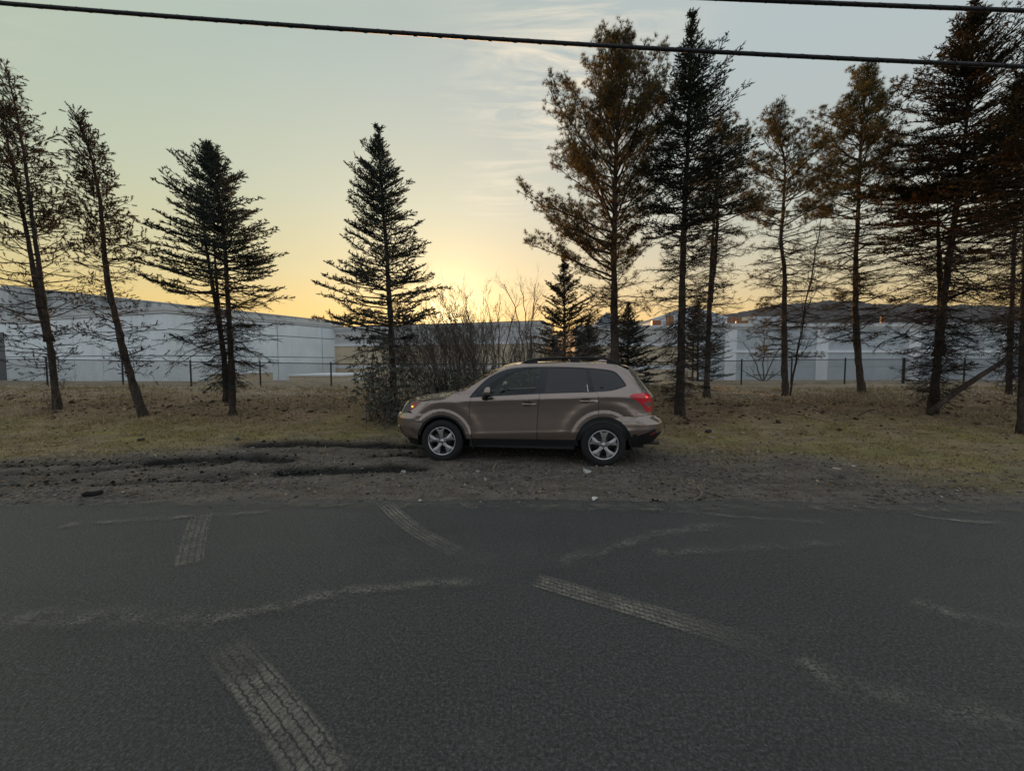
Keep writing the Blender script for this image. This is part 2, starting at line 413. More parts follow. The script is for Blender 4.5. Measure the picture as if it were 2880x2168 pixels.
# ---- road
rx = np.concatenate([np.arange(-400, -16, 6.), np.arange(-16, 16.01, .1), np.arange(22, 400, 6.)])
ry = np.concatenate([[-9, -5, -2, 0], np.arange(1, 4.4, .4), [4.5, 4.6, 4.7, 4.8, 4.9, 5.0]])
X, Y = np.meshgrid(rx, ry); nr, nc = X.shape
e = road_edge(X[0]) + .03
Y = np.where(Y > 4.4, 4.4 + (Y - 4.4) * (e[None] - 4.4) / .6, Y)
Z = .0 + .004 * (fbm(X * .5, Y * .5, 81) - .5) - np.clip((Y - (e[None] - .09)) / .09, 0, 1) * .03
idx = np.arange(nr * nc).reshape(nr, nc)
RQ = np.stack([idx[:-1, :-1], idx[:-1, 1:], idx[1:, 1:], idx[1:, :-1]], -1).reshape(-1, 4)
m, b = M('asphalt'); p = b.pos()
v1 = b.voro(70, p, out='Color'); vdd = b.voro(70, p); s1 = b.n('ShaderNodeSeparateColor'); b.l(v1, s1.inputs[0])
nn = b.math('ADD', b.math('MULTIPLY', b.noise(52, 6, .8, p), .7), b.math('MULTIPLY', b.noise(110, 3, .7, p), .3)); nb_ = b.noise(.55, 5, .6, p); nm = b.noise(4, 6, .65, p)
c = b.ramp(nn, (.41, (.007, .007, .0073)), (.5, (.044, .0433, .0438)), (.585, (.132, .129, .128)))
c = b.mix(b.math('MULTIPLY', b.ramp(vdd, (.15, .85), (.42, 0.0)), .75), c, b.ramp(s1.outputs[1], (0, (.012, .012, .0125)), (.55, (.066, .065, .066)), (.93, (.19, .187, .182)), (1, (.26, .25, .24))))
c = b.mix(b.ramp(nb_, (.35, 0.0), (.72, .42)), c, b.mix(.5, c, (.12, .118, .116)))
dust = b.math('MULTIPLY', b.ramp(nm, (.52, 0.0), (.75, 1.0)), b.ramp(b.noise(.8, 4, .6, b.map(p, (.35, 1.4, 1))), (.5, 0.0), (.72, .45)))
c = b.mix(dust, c, (.22, .205, .18))
hh = b.math('ADD', b.math('MULTIPLY', vdd, -.55), b.math('MULTIPLY', nn, .6))
tar = b.math('MULTIPLY', b.ramp(b.noise(.9, 5, .65, b.map(p, (.4, 1.1, 1), loc=(3, 7, 0))), (.54, 0.0), (.66, .5)), 1.0)
c = b.mix(tar, c, b.mix(.6, c, (.020, .020, .021)))
b.out(b.bsdf(c, b.ramp(nn, (.3, .5), (.7, .75)), b.bump(hh, 1.0, .024), Specular_IOR_Level=.6))
road = mk('road', np.stack([X, Y, Z], -1).reshape(-1, 3), RQ, m, smooth=True); road['kind'] = 'structure'

# dusty tyre prints and smears lying on the asphalt
def on_road(px, py):
    u, v = (px - 1440) / FPX, (1084 - py) / FPX
    dy, dz = math.cos(PITCH) + v * math.sin(PITCH), -math.sin(PITCH) + v * math.cos(PITCH)
    t = -CAM_Z / dz; return np.array([u * t, dy * t])
def dust_mat(name, tread, dens, col):
    m, b = M(name); uv = b.pos('UV'); p = b.pos()
    sx = b.n('ShaderNodeSeparateXYZ'); b.l(uv, sx.inputs[0])
    u, v = sx.outputs[0], sx.outputs[1]
    wob_u = b.math('ADD', u, b.math('MULTIPLY', b.math('SUBTRACT', b.noise(3.5, 4, .6, p), .5), .0 if tread else .55))
    edge_ = b.math('MULTIPLY', b.ramp(wob_u, *((0, 0.0), (.10, 1.0), (.90, 1.0), (1, 0.0)) if tread else ((.08, 0.0), (.42, 1.0), (.58, 1.0), (.92, 0.0))), b.ramp(b.attr('fade'), (0, 0.0), (1, 1.0)))
    a = b.ramp(b.math('ADD', b.math('MULTIPLY', b.noise(70, 4, .75, p), .75), b.math('MULTIPLY', b.noise(6, 4, .6, p), .35)), *(((.43, 0.0), (.56, 1.0)) if tread else ((.52, 0.0), (.64, 1.0))))
    if tread:
        wob = b.math('MULTIPLY', b.math('SINE', b.math('MULTIPLY', v, 2 * math.pi / .055)), .011)
        rag = b.math('MULTIPLY', b.math('SUBTRACT', b.noise(28, 3, .6, p), .5), .16)
        rib = b.math('FRACT', b.math('MULTIPLY', b.math('ADD', b.math('ADD', u, rag), wob), 4.6))
        ribm = b.ramp(rib, (0, 0.0), (.14, 1.0), (.8, 1.0), (.95, 0.0))
        lug = b.math('FRACT', b.math('ADD', b.math('MULTIPLY', v, 1 / .034), b.math('MULTIPLY', u, 2.2)))
        a = b.math('MULTIPLY', a, b.math('MULTIPLY', ribm, b.ramp(lug, (0, .45), (.2, 1.0), (.8, 1.0), (1, .45))))
    a = b.math('MULTIPLY', a, b.ramp(b.noise(2.6, 5, .7, p), (.34, .25), (.56, 1.0)))
    a = b.math('MULTIPLY', b.math('MULTIPLY', a, edge_), dens, True)
    tr = b.n('ShaderNodeBsdfTransparent').outputs[0]
    b.out(b.mixsh(a, tr, b.bsdf(b.ramp(b.noise(30, 4, .6, p), (.3, tuple(q * .7 for q in col)), (.7, col)), .95, Specular_IOR_Level=.1)))
    return m
TREAD = dust_mat('tyre_dust', True, 1.0, (.33, .30, .25))
SMEAR = dust_mat('dust_film', False, 1.0, (.32, .295, .255))
PALE = dust_mat('pale_dust', False, .9, (.46, .43, .37))
def strip(name, pts, w, mat, zoff, fade=(1, 1)):
    q = np.array([on_road(*a) for a in pts]); n = 60
    t = np.linspace(0, 1, len(q)); tt = np.linspace(0, 1, n)
    co = [np.polyfit(t, q[:, i], min(len(q) - 1, 3)) for i in (0, 1)]
    c = np.stack([np.polyval(co[0], tt), np.polyval(co[1], tt)], -1)
    d = np.gradient(c, axis=0); d /= np.linalg.norm(d, axis=1)[:, None]; nrm = np.stack([-d[:, 1], d[:, 0]], -1)
    ww = np.interp(tt, [0, 1], w if isinstance(w, tuple) else (w, w)) / 2
    L = np.concatenate([[0], np.cumsum(np.linalg.norm(np.diff(c, axis=0), axis=1))])
    V, U, Fd = [], [], []
    for j in range(5):
        s = j / 4 * 2 - 1
        V.append(np.column_stack([c + nrm * (s * ww)[:, None], np.full(n, zoff)])); U.append(np.column_stack([np.full(n, j / 4), L]))
        Fd.append(np.minimum(np.clip(tt / .06, 0, 1) * 1, np.clip((1 - tt) / .06, 0, 1)) * np.interp(tt, np.linspace(0, 1, len(fade)), fade))
    V, U, Fd = np.concatenate(V), np.concatenate(U), np.concatenate(Fd)
    Q = [(j * n + i, j * n + i + 1, (j + 1) * n + i + 1, (j + 1) * n + i) for j in range(4) for i in range(n - 1)]
    return mk(name, V, Q, mat, road, uv=U, attrs={'fade': Fd})
strip('tyre_track', [(566, 1452), (545, 1520), (532, 1592)], .21, TREAD, .008, (.5, .8, .6))
strip('tyre_track', [(1078, 1413), (1130, 1462), (1195, 1508), (1300, 1560)], .20, TREAD, .0085, (1.0, .35))
strip('tyre_track', [(1500, 1630), (1640, 1672), (1800, 1715), (1985, 1772), (2200, 1840)], .20, TREAD, .008, (.9, 1.0, 1.0, .85, .25, .12))
strip('tyre_track', [(628, 1812), (720, 1925), (800, 2030), (880, 2140), (930, 2210)], .22, TREAD, .0085, (.35, .8, .9, .7, .5))
strip('dust_smear', [(560, 1752), (800, 1700), (1040, 1660), (1420, 1636)], (.28, .2), SMEAR, .011, (.8, .8))
strip('dust_smear', [(-60, 1765), (150, 1742), (420, 1740), (640, 1752)], .34, SMEAR, .0115, (.8, .5))
strip('dust_smear', [(1560, 1586), (1700, 1545), (1840, 1508), (2060, 1478)], .26, SMEAR, .011, (.5, 1.0))
strip('dust_smear', [(160, 1482), (420, 1462), (780, 1440)], .22, SMEAR, .011, (.9, .9))
strip('dust_smear', [(-40, 1420), (140, 1424), (420, 1418)], .12, PALE, .012, (.5, .2))
strip('dust_smear', [(1830, 1560), (2050, 1545), (2400, 1525)], .25, SMEAR, .011, (.8, .4))
strip('dust_smear', [(1760, 1430), (1960, 1445), (2160, 1462), (2330, 1470)], .18, SMEAR, .0125, (1, .6))
strip('dust_smear', [(2560, 1447), (2680, 1465), (2830, 1472)], (.06, .16), PALE, .013, (1.0, .9))
strip('dust_smear', [(2240, 1850), (2480, 1960), (2860, 2010)], .3, SMEAR, .0115, (.6, .5))
strip('dust_smear', [(2560, 1690), (2720, 1740), (2900, 1760)], .3, SMEAR, .0115, (.7, .5))

EDGE = dust_mat('edge_dust', False, .9, (.27, .24, .20))
strip('dust_smear', [(-260, 1412), (300, 1414), (800, 1418), (1440, 1424)], .42, EDGE, .014, (1, 1))
strip('dust_smear', [(1380, 1424), (2000, 1430), (2500, 1434), (3100, 1440)], .42, EDGE, .0145, (1, 1))

# ---- wooded hill far behind
hx = np.linspace(-420, 620, 521)
px_of = 1440 + hx / 330 * FPX
ridge_py = np.interp(px_of, [-200, 900, 1500, 1800, 2050, 2200, 2330, 2450, 2600, 3000, 3600], [1000, 985, 950, 905, 885, 856, 848, 858, 858, 868, 900])
hz = CAM_Z + (1020 - ridge_py) / FPX * 330 + 1.6 * (fbm(hx * .06, hx * 0, 91) - .5) * 2 + 1.1 * (vnoise(hx * .9, hx * 0, 92) - .5)
V, rows = [], [(-60, 0.0), (-45, .35), (-25, .75), (0, 1.0), (40, .9), (90, 0)]
for dy, k in rows: V.append(np.column_stack([hx, 330 + dy + 0 * hx, np.maximum(hz * k, -1) + (2.0 * (fbm(hx * .4 + 9 * dy, hx * 0 + dy, 93) - .5) if 0 < k < 1 else 0)]))
n = len(hx)
Q = [(r * n + i, r * n + i + 1, (r + 1) * n + i + 1, (r + 1) * n + i) for r in range(5) for i in range(n - 1)]
m, b = M('bare_woods'); p = b.pos()
c = b.ramp(b.noise(.35, 6, .7, b.map(p, (1, 1, .3))), (.3, (.085, .075, .075)), (.55, (.13, .112, .106)), (.8, (.18, .155, .14)))
b.out(b.bsdf(c, .95, b.bump(b.noise(.7, 5, .7, p), 1, 1.5)))
hill = mk('hill', np.concatenate(V), Q, m, smooth=True); hill['kind'] = 'structure'

# ================================================================== BUILDINGS
def wallmat(name, col, stain=.0, streak=False, rough=.85):
    m, b = M(name); p = b.pos()
    n1 = b.noise(.5, 5, .6, p); n2 = b.noise(5, 5, .65, p)
    c = b.mix(b.ramp(n1, (.35, 0.0), (.7, 1.0)), tuple(v * .90 for v in col), tuple(min(1, v * 1.05) for v in col))
    c = b.mix(b.ramp(n2, (.45, 0.0), (.8, .18)), c, tuple(v * .7 for v in col))
    if stain:
        st = b.noise(1.6, 6, .7, b.map(p, (1.0, 1.0, .10)))
        c = b.mix(b.math('MULTIPLY', b.ramp(st, (.50, 0.0), (.66, 1.0)), stain), c, (.075, .08, .085))
        if streak:
            c = b.mix(b.math('MULTIPLY', b.ramp(b.noise(.5, 5, .65, b.map(p, (1, 1, .35))), (.46, 0.0), (.62, 1.0)), .75), c, (.17, .175, .175))
    b.out(b.bsdf(c, rough, b.bump(b.noise(60, 4, .6, p), .25, .01))); return m
WHITE = wallmat('skylit_panel', (.86, .93, .955), .08)  # blue of the open sky light put into the panel colour
STAINED = wallmat('stained_concrete', (.60, .63, .63), .85, True)
TRIM = wallmat('pale_stucco_trim', (.74, .77, .78), .10)
TAN = wallmat('tan_stucco', (.66, .55, .39), .12)
UPPER = wallmat('grey_stucco', (.60, .60, .59), .12)
GREYB = wallmat('blue_grey_stucco', (.52, .575, .605), .12)
PALEB = wallmat('white_stucco', (.82, .85, .87), .05)
SEAL = wallmat('joint_sealant', (.20, .22, .23), .1)
CAP = simple('parapet_cap_metal', (.30, .17, .12), .45, .2, 2, Metallic=.5)
ROOFM = simple('roof_membrane', (.25, .25, .26), .9)
DARKM = simple('dark_metal', (.03, .032, .035), .5)
GALV = simple('galvanised_metal', (.42, .44, .46), .45, .2, 3, Metallic=.6)
SUNSET_ORANGE = simple('sunset_orange_sheet', (.24, .11, .055), .6, .3, 3)  # orange of the sunset reflections put into the unit colour

class Face:
    """a vertical facade from A to B (plan points); n points away from the building"""
    def __init__(s, A, B, back):
        s.A, s.B = np.array(A, float), np.array(B, float); d = s.B - s.A; s.L = np.linalg.norm(d); s.d = d / s.L
        s.n = np.array([s.d[1], -s.d[0]]); 
        if (np.array(back) - s.A) @ s.n > 0: s.n = -s.n
    def bx(s, acc, u0, u1, z0, z1, n0, n1):
        V = []
        for z in (z0, z1):
            for u, n in ((u0, n0), (u1, n0), (u1, n1), (u0, n1)):
                q = s.A + s.d * u + s.n * n; V.append((q[0], q[1], z))
        Q = [(0, 3, 2, 1), (4, 5, 6, 7), (0, 1, 5, 4), (1, 2, 6, 5), (2, 3, 7, 6), (3, 0, 4, 7)]
        if s.d[0] * s.n[1] - s.d[1] * s.n[0] < 0: Q = [q[::-1] for q in Q]
        acc.add(V, Q); return acc
def piece(face, root, name, u0, u1, z0, z1, n0, n1, mat):
    return face.bx(Acc(), u0, u1, z0, z1, n0, n1).build(name, mat, root, off=root.location)
def panels(face, root, us, zs, mat, gap=.032, th=.07, jit=.006):
    for i in range(len(us) - 1):
        for j in range(len(zs) - 1):
            t = th + jit * random.uniform(-1, 1)
            piece(face, root, 'panel', us[i] + gap, us[i + 1] - gap, zs[j] + gap, zs[j + 1] - gap, -.02, t, mat)
def cornice(face, root, z, steps, mat, e0=0.0, e1=0.0):
    """stepped moulding: (height, projection) from the bottom up"""
    acc = Acc(); q = z
    for i, (h, pr) in enumerate(steps):
        face.bx(acc, -e0 * pr, face.L + e1 * pr, q, q + h, -.01 - i * .002, pr); q += h
    return acc.build('cornice', mat, root, off=root.location)
random.seed(3)
# -- left: white panel building with its corner towards the road
cA, cC, cD = (-54.0, 38.6), (-23.5, 28.0), (-17.45, 40.4)
bk = (-45, 60)
wb = thing('panel_building', 'long white panel building with pale cornice behind the fence on the left', 'building', (cC[0], cC[1], -.1))
Acc().prism([cA, cC, cD, (-22, 60), (-58, 60)], -.1, 5.02).build('wall', SEAL, wb, off=wb.location)
fl, fr = Face(cC, cA, bk), Face(cC, cD, bk)
panels(fl, wb, [-.08] + [3.55 * k for k in range(1, 9)] + [fl.L], [.05, 2.12, 3.86, 4.98], WHITE)
panels(fr, wb, [-.03, 3.4, 7.85, 12.3, fr.L + .0], [.05, 2.12, 3.92, 4.98], WHITE)
st = [(.12, .12), (.09, .17), (.14, .26), (.05, .30)]
cornice(fl, wb, 5.0, st, TRIM, 1, 0); cornice(fr, wb, 5.002, st, TRIM, 1, 0)
# dark loading door at the far left end
u0 = 20.4
piece(fl, wb, 'dark_door', u0, u0 + 2.6, 0.0, 4.2, .072, .10, simple('dark_blue_door', (.09, .10, .12), .6))
# -- left: taller block behind it
tb = thing('tall_block', 'taller water-stained grey block rising behind the white panel building', 'building', (-39, 46.5, 0))
tA, tB = (-44.6, 36.2), (-28.2, 69.0)
Acc().prism([tA, tB, (-60, 85), (-76, 50)], 0, 8.30).build('wall', STAINED, tb, off=tb.location)
ft = Face(tA, tB, (-60, 60))
for k in range(8): piece(ft, tb, 'panel', k * 4.55 + .02, (k + 1) * 4.55 - .02, 5.0, 8.24, -.02, .06, STAINED)
piece(ft, tb, 'parapet_cap', 0, ft.L, 8.30, 8.42, -.3, .12, UPPER)
# -- middle: tan stucco building
mA, mB = (-18.3, 40.65), (2.35, 34.2)
mb = thing('tan_building', 'tan stucco building with grey upper band and sunlit parapet behind the bare bushes', 'building', (-7, 37.5, 0))
Acc().prism([mA, mB, (4.0, 41.5), (-12, 58)], -.1, 4.70).build('wall', TAN, mb, off=mb.location)
fm, fs_ = Face(mA, mB, (-7, 55)), Face(mB, (4.0, 41.5), (-7, 55))
for f_, n_, ee in ((fm, 5, (0, 1)), (fs_, 2, (1, 0))):
    us = [f_.L * k / n_ for k in range(n_ + 1)]
    panels(f_, mb, us, [-.05, 1.10], TAN, .02, .05); panels(f_, mb, us, [1.36, 3.22], TAN, .02, .05); panels(f_, mb, us, [3.48, 4.68], UPPER, .02, .05)
    piece(f_, mb, 'band', 0, f_.L + .08 * ee[1], 1.10, 1.36, -.02, .10, PALEB)
    piece(f_, mb, 'band', 0, f_.L + .08 * ee[1], 3.22, 3.48, -.02, .14, PALEB)
    cornice(f_, mb, 4.70, [(.10, .12), (.10, .20), (.14, .28)], TRIM, *ee)
    piece(f_, mb, 'parapet_cap', -.3 * ee[0], f_.L + .3 * ee[1], 5.041, 5.10, -.4, .31, CAP)
# -- right: tan end and long blue-grey building
rb = thing('tan_annex', 'tan stucco annex with pale bands behind the small spruces right of the car', 'building', (10, 36.4, 0))
fa = Face((5.6, 36.6), (16.4, 36.2), (10, 50))
Acc().prism([(5.6, 36.6), (16.4, 36.2), (16.4, 50), (5.6, 50)], -.1, 4.52).build('wall', TAN, rb, off=rb.location)
us = [fa.L * k / 4 for k in range(5)]
panels(fa, rb, us, [-.05, 1.05], TAN, .02, .05); panels(fa, rb, us, [1.42, 3.10], TAN, .02, .05); panels(fa, rb, us, [3.36, 4.50], UPPER, .02, .05)
piece(fa, rb, 'band', 0, fa.L, 1.05, 1.42, -.02, .10, PALEB); piece(fa, rb, 'band', 0, fa.L, 3.10, 3.36, -.02, .14, PALEB)
cornice(fa, rb, 4.52, [(.10, .12), (.12, .22), (.16, .30)], TRIM)
gb = thing('grey_building', 'long blue-grey stucco building with white pilasters behind the right trees', 'building', (26, 36, 0))
fg = Face((16.42, 36.2), (66, 35.4), (30, 60))
Acc().prism([(16.42, 36.2), (66, 35.4), (66, 60), (16.42, 60)], -.1, 4.56).build('wall', GREYB, gb, off=gb.location)
pil = [2.3 + 7.95 * k for k in range(6)]; us = [0.0]
for q in pil: us += [q, q + 1.02]
us.append(fg.L)
for a, c_ in [(us[i], us[i + 1]) for i in range(0, len(us), 2)]:
    for z0, z1 in ((0, 1.27), (1.30, 2.50), (2.74, 4.54)):
        piece(fg, gb, 'panel', a + .01, c_ - .01, z0 + .01, z1 - .01, -.02, .05, GREYB)
for q in pil:
    for z0, z1 in ((0, 2.5), (2.74, 4.54)): piece(fg, gb, 'pilaster', q, q + 1.02, z0, z1, -.02, .11, PALEB)
piece(fg, gb, 'band', 0, fg.L, 2.50, 2.74, -.02, .16, PALEB)
cornice(fg, gb, 4.56, [(.12, .12), (.10, .22), (.20, .34), (.06, .38)], TRIM)
pp = piece(fg, gb, 'gas_pipe', 4.8, 7.4, .55, .60, .12, .17, DARKM)
# -- small pyramid roof and pale gable beyond
pv = thing('pyramid_pavilion', 'small pavilion with a grey metal pyramid roof beyond the tan annex', 'building', (13.75, 60, 0))
Acc().box((-1.9, -1.9, 0), (1.9, 1.9, 6.75)).build('wall', TRIM, pv)
acc = Acc(); acc.add([(-2.2, -2.2, 6.85), (2.2, -2.2, 6.85), (2.2, 2.2, 6.85), (-2.2, 2.2, 6.85), (0, 0, 8.95)], [(3, 2, 1, 0)], [(0, 1, 4), (1, 2, 4), (2, 3, 4), (3, 0, 4)])
rf = acc.build('roof', simple('blue_grey_roof_metal', (.20, .235, .28), .5, .2, 2), pv)
acc = Acc()
for k in range(9):
    u = -1.9 + k * .475; h = 2.10 * (1 - abs(u) / 2.2)
    acc.tube([(u, -2.21, 6.87), (u, -2.2 + (2.2 - abs(u)), 6.87 + h)], .035, 4)
acc.build('standing_seam', simple('seam_metal', (.15, .175, .21), .5), rf)
Acc().box((-2.3, -2.3, 6.751), (2.3, 2.3, 6.85)).build('eave', PALEB, pv)
gbn = thing('gable_hall', 'pale metal hall with a shallow gable roof beyond the blue-grey building', 'building', (25.5, 62, 0))
Acc().prism([(-5, -3), (5.5, -3), (5.5, 12), (-5, 12)], 0, 8.0).build('wall', PALEB, gbn)
acc = Acc(); acc.add([(-5.4, -3.3, 7.9), (5.9, -3.3, 7.9), (.2, -3.3, 9.7), (-5.4, 12, 7.9), (5.9, 12, 7.9), (.2, 12, 9.7)], [(0, 2, 5, 3), (2, 1, 4, 5), (0, 3, 4, 1)], [(0, 1, 2), (3, 5, 4)])
acc.build('roof', simple('pale_roof_sheet', (.50, .55, .60), .5), gbn)
for k in range(5): Acc().box((-4.6 + 2.0 * k, -3.06, 5.2), (-3.0 + 2.0 * k, -3.01, 7.6)).build('panel', GALV, gbn)
# -- things on the roofs
def roof_unit(px, py, Y, w, h, d, mat, label, zt):
    c_ = P(px, py, Y); t = thing('rooftop_unit', label, 'rooftop unit', (c_[0], Y, zt), random.uniform(-.4, .4), 'units on the flat roofs')
    z1 = max(.25, c_[2] - zt)
    Acc().box((-w / 2 * .9, -d / 2 * .9, 0), (w / 2 * .9, d / 2 * .9, .08)).build('curb', ROOFM, t)
    Acc().box((-w / 2, -d / 2, .081), (w / 2, d / 2, z1)).build('cabinet', mat, t)
    for k in range(3): Acc().box((-w / 2 * .8, -d / 2 - .02, .15 + k * (z1 - .2) / 3), (w / 2 * .8, -d / 2 + .01, .15 + (k + .55) * (z1 - .2) / 3)).build('louvre', mat, t)
roof_unit(1845, 902, 39, .8, .8, .7, SUNSET_ORANGE, 'orange rooftop unit on the tan annex nearest the pyramid roof', 4.9)
roof_unit(1884, 889, 43, .55, .9, .6, SUNSET_ORANGE, 'small orange rooftop unit at the right end of the tan annex', 4.9)
roof_unit(2066, 893, 41, 1.1, .4, .7, SUNSET_ORANGE, 'flat orange rooftop unit left on the blue-grey building', 5.0)
roof_unit(2086, 903, 39, 1.0, .4, .6, SUNSET_ORANGE, 'low orange rooftop unit between two trees above the grey cornice', 5.0)
roof_unit(2135, 893, 42, 3.4, .9, 2.0, GALV, 'wide galvanised rooftop unit on the blue-grey building', 5.0)
roof_unit(2482, 888, 42, .28, .9, .3, SUNSET_ORANGE, 'slim orange vent on the blue-grey roof above the fence post', 5.0)
# -- low tan loading walls by the panel building
def low_wall(name, label, px0, px1, py0, Y, d, h):
    a, c_ = P(px0, py0, Y), P(px1, py0, Y); zb = a[2] - h
    t = thing(name, label, 'wall', (a[0], Y, zb))
    w = c_[0] - a[0]
    Acc().box((0, 0, 0), (w, d, h)).build('wall', TAN, t)
    Acc().box((-.06, -.06, h + .001), (w + .06, d + .06, h + .09)).build('coping', PALEB, t)
low_wall('loading_wall', 'low tan loading wall with pale coping below the corner of the panel building', 590, 690, 1052, 26, 3.0, 1.3)
low_wall('loading_wall', 'long low tan wall with pale coping in front of the tan building', 812, 968, 1058, 25.5, 5.0, 1.4)
low_wall('loading_wall', 'short tan wall stub right of the long low tan wall', 984, 1012, 1068, 24, .8, .9)
# -- parking lot lamps
def lot_lamp(px, py, Y, label):
    c_ = P(px, py, Y); zb = gz(c_[0], Y); t = thing('lot_lamp', label, 'lamp post', (c_[0], Y, zb))
    H = c_[2] - zb
    Acc().tube([(0, 0, 0), (0, 0, H - .05)], .075, 8).build('post', simple('bronze_post', (.05, .045, .04), .5), t)
    Acc().box((-.34, -.22, H - .02), (.34, .22, H + .16)).build('lamp_head', simple('bronze_head', (.16, .14, .11), .4), t)
    Acc().box((-.28, -.17, H - .05), (.28, .17, H - .021)).build('lens', simple('lamp_lens', (.6, .6, .55), .2), t)
lot_lamp(1494, 952, 27, 'shoebox parking lot lamp in front of the right end of the tan building')
lot_lamp(1950, 955, 29, 'shoebox parking lot lamp behind the background spruce right of the forked trunk')

# ================================================================== CHAIN LINK FENCE
fx = np.array([-26., -20.7, -17.3, -14.25, -11.15, -8.0, -4.9, -1.7, 1.5, 4.7, 7.9, 10.7, 13.2, 15.95, 18.9, 22.0, 25.1, 28.2])
fyy = np.interp(fx, [-26, -20, 0, 16, 28], [18.2, 18.2, 18.0, 19.6, 20.2])
FZ = ground_z(fx, fyy)
top_z = np.array([P(1440 + X_ / Y_ * FPX, np.interp(1440 + X_ / Y_ * FPX, [0, 530, 940, 1440, 2000, 2300, 2880], [1009, 1017, 1023, 1024, 1016, 1011, 1010]), Y_)[2] for X_, Y_ in zip(fx, fyy)])
FENCE = simple('black_vinyl_coating', (.018, .02, .022), .5)
fence = thing('chain_link_fence', 'black chain link fence along the far side of the verge', 'fence', (0, 18, .5))
FO = np.array([0, 18, .5])
for i in range(len(fx)):
    fat = .06 if abs(fx[i] - 18.9) < .1 else .034
    a = Acc(); a.tube([(fx[i], fyy[i], FZ[i] - .15), (fx[i], fyy[i], top_z[i] + .05)], fat, 8); a.tube([(fx[i], fyy[i], top_z[i] + .05), (fx[i], fyy[i], top_z[i] + .09)], [fat * 1.2, fat * .5], 8)
    a.build('post', FENCE, fence, off=FO)
Acc().tube(np.column_stack([fx, fyy - .045, top_z]), .021, 6).build('top_rail', FENCE, fence, off=FO)
for i in range(len(fx) - 1):
    A_, B_ = np.array([fx[i], fyy[i] - .07, 0]), np.array([fx[i + 1], fyy[i + 1] - .07, 0]); L = np.linalg.norm(B_ - A_); H = 1.0
    pitch = .075; V, Q = [], []; cnt = 0
    def at(u, v):
        q = A_ + (B_ - A_) * (u / L); z0 = FZ[i] + (FZ[i + 1] - FZ[i]) * u / L + .02; z1 = top_z[i] + (top_z[i + 1] - top_z[i]) * u / L - .01
        return np.array([q[0], q[1], z0 + (z1 - z0) * v])
    for sgn in (1, -1):
        k = -H
        while k < L + H:
            u0, u1 = (k, k + H) if sgn > 0 else (k + H, k)
            v0, v1 = 0.0, 1.0
            # clip to the bay
            du = u1 - u0
            ta = max(0, min((0 - u0) / du, (L - u0) / du)); tb_ = min(1, max((0 - u0) / du, (L - u0) / du))
            if tb_ - ta > .02:
                p0, p1 = at(u0 + du * ta, ta), at(u0 + du * tb_, tb_); w = .0032
                up = np.array([0, 0, w]); sd = (B_ - A_) / L * w
                for q in (p0, p1): V += [q + sd + (0, -.004, 0), q - sd + (0, -.004, 0), q + np.array([0, .006, 0])]
                c0 = cnt; Q += [(c0, c0 + 1, c0 + 4, c0 + 3), (c0 + 1, c0 + 2, c0 + 5, c0 + 4), (c0 + 2, c0, c0 + 3, c0 + 5)]; cnt += 6
            k += pitch
    mk('wire_mesh', np.array(V) - FO, Q, FENCE, fence)


# ================================================================== THE CAR  (local x: front is -x, near side is -y)
car = thing('parked_car', 'bronze station wagon with black roof rails parked on the gravel verge', 'car', (.2503, 7.4395, 0), RAD(-7.026))
_h = np.array([float(ground_z(*(np.array([.2503, 7.4395]) + np.array([math.cos(RAD(-7.026)) * a - math.sin(RAD(-7.026)) * c, math.sin(RAD(-7.026)) * a + math.cos(RAD(-7.026)) * c])))[0]) for a in (-1.3125, 1.3125) for c in (-.78, .78)])
car.location.z = float(np.mean(_h[[0, 2]])) - .015
# width of the body at each height, measured from the shoulder crease
_q = np.array([-1.0, -.86, -.76, -.70, -.655, -.60, -.555, -.515, -.44, -.34, -.22, -.10, -.02, 0, .035, .075, .085, .15, .30, .42, .50, .545, .58, .62])
_w = np.array([.72, .80, .835, .856, .874, .893, .9020, .8985, .8965, .894, .893, .896, .902, .903, .884, .853, .847, .832, .775, .715, .668, .625, .575, .48])
_qt = np.linspace(-1, .62, 811); _wt = np.interp(_qt, _q, _w); _kk = np.exp(-.5 * (np.arange(-16, 17) / 4.5) ** 2); _kk /= _kk.sum()
_wt = np.convolve(np.pad(_wt, 16, 'edge'), _kk, 'valid')
def zcr(x): return 1.06 + .04 * x
NOSE = ([.20, .32, .42, .55, .70, .76, .80, .90, 1.0, 1.1, 1.7], [-2.06, -2.10, -2.20, -2.27, -2.27, -2.25, -2.21, -2.155, -2.07, -2.0, -2.0])
TAIL = ([.20, .32, .42, .54, .68, .73, .78, .85, 1.10, 1.17, 1.265, 1.44, 1.546, 1.60, 1.70], [2.10, 2.16, 2.25, 2.33, 2.33, 2.29, 2.21, 2.20, 2.18, 2.12, 2.04, 1.92, 1.85, 1.80, 1.74])
def Qf(t):
    t = np.clip(t, 0, 1); return (1 - (1 - t) ** 3) ** .25
ARCH = ((-1.3125, .36, .425), (1.3125, .36, .440))
def sstep(v, a, c): t = np.clip((v - a) / (c - a), 0, 1); return t * t * (3 - 2 * t)
def Wd(x, z):
    x, z = np.asarray(x, float), np.asarray(z, float)
    w = np.interp(z - zcr(x), _qt, _wt)
    w = w * Qf((x - np.interp(z, *NOSE)) / 1.05) * Qf((np.interp(z, *TAIL) - x) / .95)
    for ax, az, r in ARCH:
        d = np.hypot(x - ax, z - az); w = w + .015 * (1 - sstep(d, r + .055, r + .10)) * (z < 1.0) + .009 * np.exp(-((d - r - .19) / .09) ** 2) * (z < 1.05)
    return w
